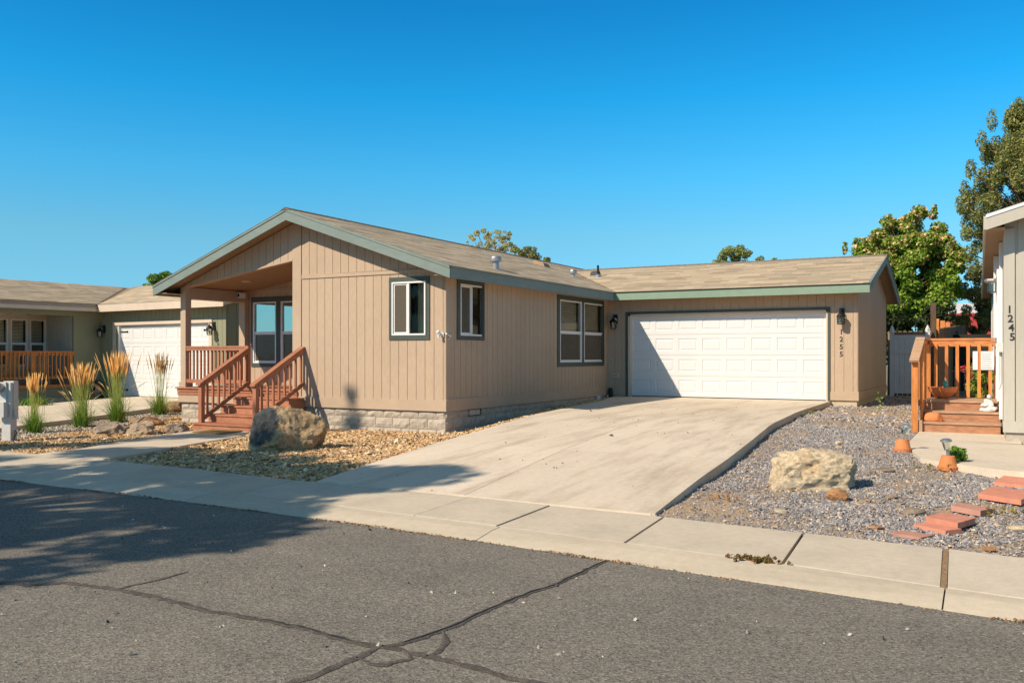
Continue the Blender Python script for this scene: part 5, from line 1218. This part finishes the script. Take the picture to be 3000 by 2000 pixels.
bl = rock('boulder', (-9.68, 10.32, .17), (.70, .50, .53), 41, mb1, 'large tan boulder with dark lichen patch beside the porch stairs', 'boulder', sub=5, cuts=13, rough=.14, rz=R(36), cutk=(.60, .86))
mb2 = rockmat('tan_sandstone', (.50,.38,.25), (.68,.54,.37), (.62,.44,.26))
rock('boulder', (-1.78, 9.98, .15), (.62, .50, .33), 77, mb2, 'flat topped sandy boulder in the grey gravel by the driveway', 'boulder', sub=5, cuts=9, rough=.15, rz=R(14), cutk=(.60, .88))
mb3 = rockmat('rusty_rock', (.38,.18,.08), (.50,.25,.11), (.42,.22,.1))
rock('rock', (-1.39, 9.22, .11), (.11, .09, .075), 19, mb3, 'small rusty rock in front of the sandy boulder', 'rock', sub=3)
mb4 = rockmat('pitted_lava_rock', (.22,.16,.12), (.36,.28,.21), (.42,.30,.20))
for x, y, dx, dy, dz, sd_, rz_ in ((-15.05, 11.35, .42, .30, .17, 51, .2), (-14.42, 11.55, .46, .28, .19, 52, -.1), (-13.98, 11.98, .24, .22, .15, 53, .4)):
    rock('lava_rock', (x, y, .03), (dx, dy, dz), sd_, mb4, {51: 'long low pitted lava rock, the end nearest the meter post', 52: 'humped middle lava rock of the low row beside the path', 53: 'squarish lava rock at the stair end of the low row'}[sd_], 'rock', 'low lava rocks in the chip bed', sub=4, rough=.22, rz=rz_)
mb5 = rockmat('brown_rock', (.28,.15,.08), (.42,.25,.13), (.36,.22,.13))
rock('rock', (-16.55, 13.3, .03), (.48, .28, .09), 61, mb5, 'thin brown slab rock behind the lava rocks', 'rock', sub=3)
rock('rock', (-16.0, 13.0, .05), (.30, .24, .13), 62, mb3, 'rounded orange brown rock beside the thin slab', 'rock', sub=3)
rock('rock', (-18.3, 15.6, .12), (.42, .36, .22), 63, mb5, 'brown boulder against the corner of the tan house foundation', 'rock', sub=4)
for i, (x, y, s_, mk, lab) in enumerate([(-1.32, 11.0, .09, mb4, 'flat pale stone just behind the sandy boulder'), (-1.17, 11.3, .11, mb4, 'broad pale stone between the boulder and the path lights'),
    (-.67, 8.78, .12, mb4, 'flat whitish stone lying left of the red pavers'), (-.94, 9.59, .07, mb4, 'small dark edged stone right of the boulder shadow'), (-1.74, 8.25, .07, mb2, 'yellowish stone in the sandy patch by the sidewalk'),
    (-2.02, 13.5, .06, mb2, 'little tan stone up the gravel slope, the far one of two'), (-1.94, 13.0, .06, mb2, 'little tan stone up the gravel slope, the near one of two'), (-.88, 7.88, .06, mb3, 'round tan cobble left of the lowest paver'), (-.06, 7.40, .05, mb3, 'small round tan cobble near the sidewalk expansion joint'),
    (.17, 8.35, .12, mb2, 'pale yellow flat stone at the right edge by the sidewalk'), (-1.14, 9.68, .05, mb2, 'tiny cream stone right of the rusty rock')]):
    rock('stone', (x, y, G(x, y)+.012), (s_, s_*.75, s_*.35), 90+i, mk, lab, 'stone', sub=3)
pv = [(PAV[0], 'red square paver nearest the concrete pad, cut by the frame'), (PAV[1], 'largest red paver, tilted, below the one by the pad'),
      (PAV[2], 'faded cracked red paver in the middle of the line'), (PAV[3], 'bright red paver overlapping its neighbour'),
      (PAV[4], 'red paver tucked under the bright one'), (PAV[5], 'sunken flush red paver, lowest of the line')]
for i, (q, lab) in enumerate(pv):
    dz = [.05, .055, .045, .06, .035, .022][i]; tilt = [0, .012, .008, .012, 0, 0][i]
    b = MB(); top = [(x, y, G(x, y)+dz+tilt*(k in (0, 3))) for k, (x, y) in enumerate(q)]; b.hexa([(x, y, z-.05) for x, y, z in top][::1]+top)
    tag(b.build('paver', M['paver'] if i not in (2, 5) else mat('faded_paver', (.50,.25,.18), .9, .15, 8), None), lab, 'paver', 'red stepping pavers')
def solar(x, y, lean, lab):
    z = G(x, y); t = thing('solar_light', lab, 'garden light', (x, y, z), group='solar lights in upturned pots')
    b = MB(); b.lathe((x, y, z), [(.115, 0), (.12, .045), (.105, .05), (.075, .17), (.0, .172)][::1], 18); b.build('pot', M['terracotta'], t)
    dx, dy = lean; b = MB(); b.tube([(x, y, z+.17), (x+dx*.3, y+dy*.3, z+.24)], .018, 8); b.build('stake', M['galv'], t)
    b = MB(); b.tube([(x+dx*.3, y+dy*.3, z+.24), (x+dx, y+dy, z+.34)], [.036, .05], 14); b.build('lens', M['lampglass'], t)
    b = MB(); b.tube([(x+dx, y+dy, z+.34), (x+dx*1.05, y+dy*1.05, z+.36), (x+dx*1.1, y+dy*1.1, z+.375)], [.066, .064, .04], 16); b.build('cap', M['galv'], t)
solar(-1.16, 13.33, (.06, 0), 'leaning solar light in an upturned terracotta pot at the pad corner')
solar(-.53, 11.86, (-.02, -.01), 'upright solar light in an upturned terracotta pot beside the small green shrub')
mo = thing('meter_post', 'grey electric meter post with round meter and box at the left edge', 'meter', (-15.25, 9.42, 0))
def mx_(u, v2, z):  # post-local to world, facing the street-left
    cs, sn = math.cos(R(20)), math.sin(R(20)); return (-15.25+u*cs-v2*sn, 9.42+u*sn+v2*cs, z)
def mbox(name, u0, u1, v0, v1, z0, z1, m='greybox', par=mo):
    b = MB(); b.hexa([mx_(u0,v0,z0), mx_(u1,v0,z0), mx_(u1,v1,z0), mx_(u0,v1,z0), mx_(u0,v0,z1), mx_(u1,v0,z1), mx_(u1,v1,z1), mx_(u0,v1,z1)]); return b.build(name, M[m], par)
mbox('pedestal', -.085, .085, -.06, .10, -.05, 1.02); mbox('back_box', -.10, .10, .0, .12, .40, 1.045); mbox('meter_panel', -.12, .02, -.09, -.061, .66, 1.03)
mbox('breaker_box', -.15, .04, -.17, -.062, .42, .68)
b = MB(); b.tube([mx_(-.09, -.09, .93), mx_(-.09, -.17, .93), mx_(-.09, -.20, .93)], [.085, .085, .07], 18); b.build('meter_ring', M['galv'], mo)
b = MB(); b.tube([mx_(-.09, -.20, .93), mx_(-.09, -.27, .93)], [.07, .062], 18); b.build('meter_glass', M['lampglass'], mo)
b = MB(); b.hexa([mx_(.085,.0,.38), mx_(.16,.0,.38), mx_(.16,.06,.38), mx_(.085,.06,.38), mx_(.085,.0,.56), mx_(.10,.0,.56), mx_(.10,.06,.56), mx_(.085,.06,.56)]); b.build('side_shield', M['greybox'], mo)
b = MB(); b.tube([mx_(.10, -.0, .02), mx_(.13, 0, .18), mx_(.2, -.05, .15), mx_(.16, -.1, .0)], .012, 6); b.build('cable', M['black_plastic'], mo)

# ================================================================== plants
def leafcloud(cent, rad, n, size, pal, wts, seed, flat=.6, name='foliage', parent=None, m='leaf', droop=0, grad=None, aspect=.55):
    """n leaf quads spread through balls (cent, rad)"""
    r = np.random.default_rng(seed); cent = np.array(cent, float); rad = np.array(rad, float)
    if rad.ndim == 1: rad = np.repeat(rad[:, None], 3, 1)
    wgt = rad.prod(1)**(2/3); ci = r.choice(len(cent), n, p=wgt/wgt.sum())
    d = r.normal(0, 1, (n, 3)); d /= np.linalg.norm(d, axis=1)[:, None]; rr = r.uniform(.25, 1, n)**.5
    P = cent[ci]+d*rad[ci]*rr[:, None]
    nrm = d*.8+r.normal(0, .6, (n, 3)); nrm[:, 2] += .35; nrm /= np.linalg.norm(nrm, axis=1)[:, None]
    t = np.cross(nrm, r.normal(0, 1, (n, 3))); t /= np.linalg.norm(t, axis=1)[:, None]; bt = np.cross(nrm, t)
    s = size*r.uniform(.6, 1.35, n)
    V = np.stack([P-t*s[:, None], P-bt*(s*aspect)[:, None]+nrm*(s*.12)[:, None], P+t*s[:, None], P+bt*(s*aspect)[:, None]+nrm*(s*.12)[:, None]], 1).reshape(-1, 3)
    F = np.arange(4*n).reshape(-1, 4); pal = np.array(pal); w_ = np.tile(np.array(wts, float)/sum(wts), (n, 1))
    if grad is not None: w_ = grad(P, w_)
    cu = np.cumsum(w_, 1); k = (r.uniform(0, 1, n)[:, None]*cu[:, -1:] > cu).sum(1); col = pal[np.minimum(k, len(pal)-1)]*r.uniform(.75, 1.25, (n, 1))
    return npmesh(name, V, F, M[m], parent, cols=np.repeat(np.clip(col, 0, 1), 4, 0))
def limbs(base, top, cents, r0, parent, m='bark', frac=.5, seed=1, name='branch'):
    rd = random.Random(seed); base = Vector(base); top = Vector(top)
    n = 7; pts = [base.lerp(top, i/n)+Vector((rd.uniform(-.08, .08), rd.uniform(-.08, .08), 0))*(0 if i in (0,) else 1) for i in range(n+1)]
    b = MB(); b.tube(pts, [r0*(1-.8*i/n) for i in range(n+1)], 8); b.build('trunk', M[m], parent)
    b = MB()
    for c in cents:
        if rd.random() > frac: continue
        c = Vector(c); t = max(.15, min(.9, ((c.z-base.z)/(top.z-base.z))*.75)); s = base.lerp(top, t); mid = s.lerp(c, .5)+Vector((rd.uniform(-.2, .2), rd.uniform(-.2, .2), rd.uniform(-.05, .3)))
        q = r0*.42*(1-t*.6); b.tube([s, mid, c], [q, q*.6, q*.2], 6, cap=False)
    if b.v: b.build(name, M[m], parent)
def tree(name, label, cat, base, h, crown, leaf_n, leaf_s, pal, wts, seed, group=None, m='bark', r0=.16, grad=None, frac=.6, aspect=.55):
    t = thing(name, label, cat, base, group=group); cents = [c for c, r_ in crown]; rads = [r_ for c, r_ in crown]
    leafcloud(cents, rads, leaf_n, leaf_s, pal, wts, seed, parent=t, grad=grad, aspect=aspect)
    limbs(base, (base[0], base[1], base[2]+h*.9), cents, r0, t, m, frac, seed); return t
def blobs(c, dims, n, r0, r1, seed, shape=None, flat=.8):
    rd = random.Random(seed); out = []
    while len(out) < n:
        p = Vector((rd.uniform(-1, 1), rd.uniform(-1, 1), rd.uniform(-1, 1)))
        if p.length > 1 or (p.length < .35 and rd.random() < .6): continue
        if shape and not shape(p): continue
        r_ = rd.uniform(r0, r1); out.append(((c[0]+p.x*dims[0], c[1]+p.y*dims[1], c[2]+p.z*dims[2]), (r_, r_, r_*flat)))
    return out
GREEN = [(.18,.30,.03),(.26,.39,.04),(.11,.18,.02),(.36,.44,.07),(.80,.48,.22),(.88,.62,.34)]
def mgrad(P, w_):
    h = np.clip((P[:, 2]-4.6)/2.2, 0, 1); w_ = w_.copy(); w_[:, 4] = .015+.24*h; w_[:, 5] = .01+.16*h; return w_
mc = blobs((-3.35, 39.2, 4.75), (2.0, 1.7, 2.2), 100, .35, .62, 3)+blobs((-2.9, 39.2, 6.2), (1.3, 1.1, 1.25), 26, .22, .4, 4)+blobs((-4.6, 38.9, 5.5), (1.1, 1, .9), 20, .22, .4, 5)+[((-1.45, 39.6, 5.6), (.35,.3,.25)), ((-1.2, 39.6, 5.35), (.3,.3,.2)), ((-2.3, 39.4, 7.15), (.2,.2,.22)), ((-2.25, 39.4, 7.4), (.1,.1,.15)), ((-5.55, 38.6, 5.9), (.12,.12,.3)), ((-3.95,39.2,6.95),(.35,.3,.3))]
tree('maple_tree', 'bushy green maple with tan seed clusters behind the garage', 'tree', (-3.4, 39.2, .2), 5.4, mc, 66000, .066, GREEN, [.34,.30,.14,.10,.06,.04], 11, grad=mgrad, aspect=.7)
JUN = [(.24,.26,.07),(.34,.34,.10),(.14,.17,.05),(.44,.41,.14),(.30,.24,.09)]
rd = random.Random(5); jc = []
for k in range(340):
    z = rd.uniform(4.3, 10.7); f = (z-4.3)/6.3; wmax = 1.9*(.75+.55*math.sin(f*2.6))*(1-.62*max(0, f-.45)/.55)
    a = rd.uniform(0, 6.283); q = rd.uniform(.45, 1)*wmax
    if rd.random() < .10: continue
    r_ = rd.uniform(.20, .38); jc.append(((1.05+q*math.cos(a), 37.9+q*math.sin(a), z), (r_, r_, r_*1.25)))
jc += [((-.8,37.2,4.9),(.3,.3,.3)), ((-.95,37.2,5.3),(.3,.3,.35)), ((-1.05,37.1,6.0),(.22,.3,.3)), ((-1.1,37.1,7.6),(.2,.3,.45)), ((-.9,37.1,8.4),(.22,.3,.4)), ((-.55,37.1,9.4),(.2,.2,.45)), ((-1.6,37.2,5.6),(.14,.14,.26)), ((-.2,37.1,10.1),(.2,.2,.45))]
tree('juniper_tree', 'tall dark juniper with reddish trunk rising behind the grey house roof', 'tree', (1.2, 37.9, .2), 10.2, jc, 95000, .06, JUN, [.35,.28,.17,.12,.08], 12, r0=.22, frac=.5, aspect=.4)
j2 = blobs((-.75, 42.6, 3.7), (.75, .7, 1.5), 34, .2, .34, 7)+blobs((-1.6, 42.4, 2.75), (.35, .3, .45), 8, .16, .26, 8)+blobs((.1, 42.6, 3.4), (.6, .6, .7), 8, .2, .3, 9)
tree('juniper_tree', 'smaller juniper in the gap between the maple and the grey house eave', 'tree', (-.7, 42.6, .2), 4, j2, 16000, .055, JUN, [.3,.3,.12,.2,.08], 13, aspect=.4)
PB = [(.46,.42,.12),(.58,.47,.14),(.32,.33,.11),(.62,.52,.28)]
b1 = blobs((-31.0, 53.6, 9.0), (1.9, 1.6, 1.5), 90, .12, .28, 21)
tree('birch_tree', 'sparse yellowing pale-limbed tree above the main roof ridge', 'tree', (-31.0, 53.6, .2), 8.6, b1, 7500, .06, PB, [.3,.3,.2,.2], 22, m='pale_bark', r0=.2, frac=1.0)
b2 = blobs((-28.0, 53.2, 8.1), (1.0, .9, .95), 40, .18, .32, 23)+blobs((-26.9, 53.3, 7.6), (.6, .6, .5), 8, .15, .26, 24)
tree('leafy_tree', 'small dark green tree just right of the pale-limbed one above the roof', 'tree', (-28.0, 53.2, .2), 7.8, b2, 5200, .075, [(.22,.23,.07),(.34,.32,.10),(.14,.16,.05),(.48,.40,.17)], [.35,.3,.2,.15], 25, m='pale_bark', r0=.12)
b3 = blobs((-14.3, 55.0, 7.2), (1.35, 1, 1.0), 46, .18, .36, 31)+blobs((-12.6, 55.4, 7.1), (.7, .5, .6), 16, .14, .26, 32)
tree('leafy_tree', 'round olive green tree top showing above the garage ridge', 'tree', (-14.0, 55.0, .2), 7.0, b3, 7000, .075, [(.23,.28,.08),(.36,.38,.11),(.14,.18,.05),(.52,.48,.17)], [.3,.3,.2,.2], 33)
b4 = blobs((-39.7, 33.2, 4.9), (1.2, 1, .9), 26, .22, .4, 34)
tree('leafy_tree', 'green tree top poking up behind the olive house roof', 'tree', (-39.7, 33.2, .2), 5, b4, 7000, .09, [(.17,.28,.04),(.28,.42,.06),(.09,.14,.03)], [.4,.35,.25], 35)
b5 = blobs((-34.1, 49.8, 9.0), (.2, .2, .4), 6, .1, .2, 36)
tree('leafy_tree', 'tiny tree tip just above the ridge left of the pale-limbed tree', 'tree', (-34.1, 49.8, .2), 8.6, b5, 500, .08, [(.08,.15,.03),(.14,.2,.05)], [1,1], 37)
# hedge masses low behind the gate and steps
hb_ = blobs((-3.1, 37.2, 2.2), (1.9, .5, 1.2), 44, .3, .5, 38); t = thing('shrub', 'near-black hedge directly behind the grey gate', 'hedge', (-2.6, 37.4, .2)); leafcloud([c for c, r_ in hb_], [r_ for c, r_ in hb_], 12000, .08, [(.02,.03,.01),(.04,.06,.015)], [1, 1], 39, parent=t)  # hedge leaf colours set near black
hb_ = blobs((-.28, 25.5, .85), (.42, .35, .5), 16, .12, .24, 40); t = thing('shrub', 'bright yellow green shrub seen through the cedar balusters', 'shrub', (-.3, 25.5, .25)); leafcloud([c for c, r_ in hb_], [r_ for c, r_ in hb_], 2600, .045, [(.30,.40,.05),(.20,.32,.04),(.45,.45,.08)], [2, 2, 1], 41, parent=t)
b = MB(); b.tube([(-.3, 25.5, .2), (-.28, 25.5, .8)], [.03, .015], 6); b.build('stem', M['bark'], t)
fl = [((-.72, 24.6, 1.15), (.12,.1,.1)), ((-.62, 24.6, 1.0), (.1,.1,.1))]; t = thing('flowers', 'red flowers beside the yellow green shrub behind the landing', 'flowers', (-.68, 24.6, .25)); leafcloud([c for c, r_ in fl], [r_ for c, r_ in fl], 160, .04, [(.6,.05,.06),(.7,.2,.2),(.15,.3,.04)], [3, 1, 1], 42, parent=t)
b = MB(); b.tube([(-.68, 24.6, .2), (-.68, 24.6, 1.05)], .008, 5); b.build('stem', M['bark'], t)
hb_ = blobs((-.47, 12.14, .26), (.10, .09, .13), 9, .05, .08, 43); t = thing('shrub', 'small bright green shrub beside the upright solar light', 'shrub', (-.47, 12.14, .13)); leafcloud([c for c, r_ in hb_], [r_ for c, r_ in hb_], 900, .02, [(.16,.30,.03),(.25,.40,.05),(.08,.16,.02)], [2, 2, 1], 44, parent=t)
b = MB(); b.tube([(-.47, 12.14, .1), (-.47, 12.14, .25)], .01, 5); b.build('stem', M['bark'], t)
# low plants under the neighbour's deck
for (x, y, sd_, lab) in ((-22.9, 14.9, 61, 'green leafy perennial at the driveway edge, nearer the hose'), (-23.3, 13.4, 62, 'green leafy perennial behind the meter post')):
    wp = (x, y, .12); t = thing('perennial', lab, 'plant', wp, group='perennials under the neighbour deck'); V = []; Fx = []; C = []; r = np.random.default_rng(sd_)
    for k in range(150):
        a = r.uniform(0, 6.283); L = r.uniform(.25, .55); w_ = .02; b0 = np.array([x+r.normal(0, .22), y+r.normal(0, .15), .1]); d = np.array([math.cos(a), math.sin(a), 0]); sd2 = np.array([-d[1], d[0], 0])*w_
        c_ = np.array([(.06,.16,.02),(.12,.26,.03),(.2,.36,.05)][r.integers(3)]); kk = len(V)
        for s_ in (0, .4, .75, 1): q = b0+d*L*.7*s_**1.3+np.array([0, 0, L*(s_*1.2-.75*s_*s_)]); ww = sd2*(1-s_*.9); V += [q-ww, q+ww]; C += [c_, c_]
        for j in range(3): Fx.append((kk+2*j, kk+2*j+1, kk+2*j+3, kk+2*j+2))
    npmesh('leaves', np.array(V), np.array(Fx), M['straw'], t, cols=np.array(C))
# feather reed grasses
def reed(x, y, h, spread, nst, sd_, lab, thin=False):
    z = G(x, y); t = thing('reed_grass', lab, 'ornamental grass', (x, y, z), group='feather reed grasses along the neighbour driveway'); r = np.random.default_rng(sd_)
    V = []; Fx = []; C = []
    for k in range(420):
        a = r.uniform(0, 6.283); L = r.uniform(.28, .62)*h/1.5*1.15; lean = abs(r.normal(.14, .30)); w_ = .0045
        b0 = np.array([x+r.normal(0, .075), y+r.normal(0, .06), z]); d = np.array([math.cos(a), math.sin(a), 0]); sd2 = np.array([math.cos(a+1.57), math.sin(a+1.57), 0])*w_
        c0 = np.array([(.09,.20,.02),(.17,.32,.03),(.26,.42,.04),(.48,.44,.10)][r.choice(4, p=[.35,.35,.22,.08])]); kk = len(V)
        for s_ in (0, .35, .7, 1): q = b0+d*L*(lean*s_+lean*1.3*s_*s_)+np.array([0, 0, L*(s_-.18*s_*s_)]); ww = sd2*(1-s_*.9); V += [q-ww, q+ww]; C += [c0*(.7+.5*s_)]*2
        for j in range(3): Fx.append((kk+2*j, kk+2*j+1, kk+2*j+3, kk+2*j+2))
    npmesh('blades', np.array(V), np.array(Fx), M['straw'], t, cols=np.array(C))
    V = []; Fx = []; C = []; V2 = []; F2 = []; C2 = []
    for k in range(nst):
        a = r.uniform(0, 6.283); out = k >= nst*.93; lean = abs(r.normal(0, spread)) if not out else r.uniform(.25, .5); L = h*r.uniform(.80, 1.0)*(1 if not out else .75)
        b0 = np.array([x+r.normal(0, .06), y+r.normal(0, .05), z]); d = np.array([math.cos(a), math.sin(a), 0]); sd2 = np.array([.877, .48, 0])*.0032
        def q_(s_): return b0+d*L*(lean*s_*.7+lean*.5*s_*s_)+np.array([0, 0, L*(s_-(.25*s_*s_*s_ if out else .02*s_))])
        kk = len(V)
        for s_ in (0, .3, .6, .85): p_ = q_(s_); V += [p_-sd2, p_+sd2]; c0 = np.array((.17,.27,.04))*(1-s_)+np.array((.42,.40,.10))*s_; C += [c0*r.uniform(.85, 1.15)]*2
        for j in range(3): Fx.append((kk+2*j, kk+2*j+1, kk+2*j+3, kk+2*j+2))
        hc = np.array([(.85,.47,.13),(.92,.56,.19),(.72,.38,.11),(.95,.68,.30)][r.integers(4)])*(1.0 if not thin else .6); kk = len(V2); ss = [.76, .80, .86, .92, .97, 1.0]; wd = [.002, .009, .0125, .010, .006, .001]
        for s_, w_ in zip(ss, wd):
            p_ = q_(s_)
            for j in range(3): th = 2.094*j; V2.append(p_+np.array([math.cos(th), math.sin(th), 0])*w_*r.uniform(.7, 1.3)); C2.append(hc*r.uniform(.75, 1.25))
        for i in range(len(ss)-1):
            for j in range(3): F2.append((kk+3*i+j, kk+3*i+(j+1) % 3, kk+3*i+3+(j+1) % 3, kk+3*i+3+j))
    npmesh('stems', np.array(V), np.array(Fx), M['straw'], t, cols=np.array(C)); npmesh('plumes', np.array(V2), np.array(F2), M['straw'], t, cols=np.array(C2))
reed(-16.42, 10.66, 1.22, .09, 60, 71, 'shortest reed grass clump, nearest the meter post')
reed(-16.75, 11.9, 1.42, .10, 105, 72, 'full reed grass clump, second from the meter post')
reed(-17.15, 13.05, 1.66, .10, 115, 73, 'tallest reed grass clump with orange plumes')
reed(-17.95, 14.85, 1.62, .10, 42, 74, 'sparse reed grass clump with brown plumes before the neighbour garage door', thin=True)
# small weeds in the yard and at the kerb
for i, (x, y, z, n, s_, pal, lab) in enumerate([(-2.21, 20.3, .30, 60, .03, [(.25,.38,.10),(.35,.45,.15)], 'tall pale green weed by the garage side wall'), (-3.33, 17.6, .33, 40, .018, [(.2,.3,.05)], 'green weed at the bend of the driveway edge'), (-3.28, 18.4, .33, 40, .02, [(.45,.42,.12),(.3,.35,.08)], 'yellow green weed at the upper driveway edge'),
    (-.68, 11.73, .13, 130, .014, [(.35,.25,.06),(.25,.26,.05)], 'mossy brown mat by the upright solar light'), (.01, 9.05, .075, 150, .014, [(.38,.27,.06),(.28,.28,.06)], 'mossy mat right of the cracked paver'), (-2.40, 8.6, .08, 100, .014, [(.45,.22,.08)], 'rusty dry weed patch near the driveway corner'),
    (-1.51, 6.33, .045, 700, .011, [(.20,.13,.04),(.22,.07,.03),(.16,.16,.04)], 'brown creeping weed growing in the kerb joint'), (-5.35, 14.1, .39, 10, .012, [(.2,.3,.05),(.4,.35,.1)], 'tiny weed in the centre joint of the driveway')]):
    t = thing('weed', lab, 'weed', (x, y, z)); r = np.random.default_rng(200+i)
    hgt = .13 if i == 0 else (.025 if i != 6 else .008); sp = .05 if i in (0, 1, 2, 7) else (.11 if i != 6 else .10)
    P = [((x+r.normal(0, sp), y+r.normal(0, sp*(.45 if i == 6 else .7)), z+.012+abs(r.normal(0, hgt))), (.015,)*3) for _ in range(14 if i != 6 else 40)]
    leafcloud([c for c, q in P], [q for c, q in P], n, s_, pal, [1]*len(pal), 220+i, parent=t)
# ================================================================== street trees across the road; their shadows fall on street and beds
SHP = [(.05,.09,.02),(.08,.12,.03),(.04,.07,.02)]
def conifer(x, y, h, rbase, zlow, sd_, lab, n=9000):
    rd = random.Random(sd_); cr = []
    for k in range(150):
        f = rd.random()**.8; z = zlow+(h-zlow-.15)*f; rr = rbase*(1-f)**.85+.06; a = rd.uniform(0, 6.283); q = rr*rd.uniform(.2, 1)
        r_ = (.42*(1-f)+.09)*rd.uniform(.7, 1.1); cr.append(((x+q*math.cos(a), y+q*math.sin(a), z), (r_, r_, r_*.7)))
    tree('pine_tree', lab, 'tree', (x, y, 0), h, cr, n, .11, SHP, [1, 1, 1], sd_, r0=.2, frac=.4, aspect=.35)
conifer(-19.75, -2.15, 15.35, 2.0, 3.0, 81, 'pointed pine across the street whose tip shadow reaches the block foundation', 16000)
cb = blobs((-13.15, -3.4, 7.9), (3.0, 3.0, 3.45), 66, .45, .8, 82)
tree('street_tree', 'broad tree across the street whose crown shades the left of the road', 'tree', (-13.15, -3.4, 0), 9, cb+blobs((-15.3, -4.1, 11.3), (1.4, .8, .7), 11, .35, .55, 92)+blobs((-17.3, -3.0, 11.2), (1.2, 1.0, .8), 9, .35, .6, 93), 24000, .12, SHP, [1, 1, 1], 83, r0=.25)
cb = blobs((-19.4, -6.4, 8.0), (3.6, 3.2, 3.3), 70, .5, .9, 84)
tree('street_tree', 'second broad tree across the street, left of the first one', 'tree', (-19.4, -6.4, 0), 9, cb, 17000, .13, SHP, [1, 1, 1], 85, r0=.25)
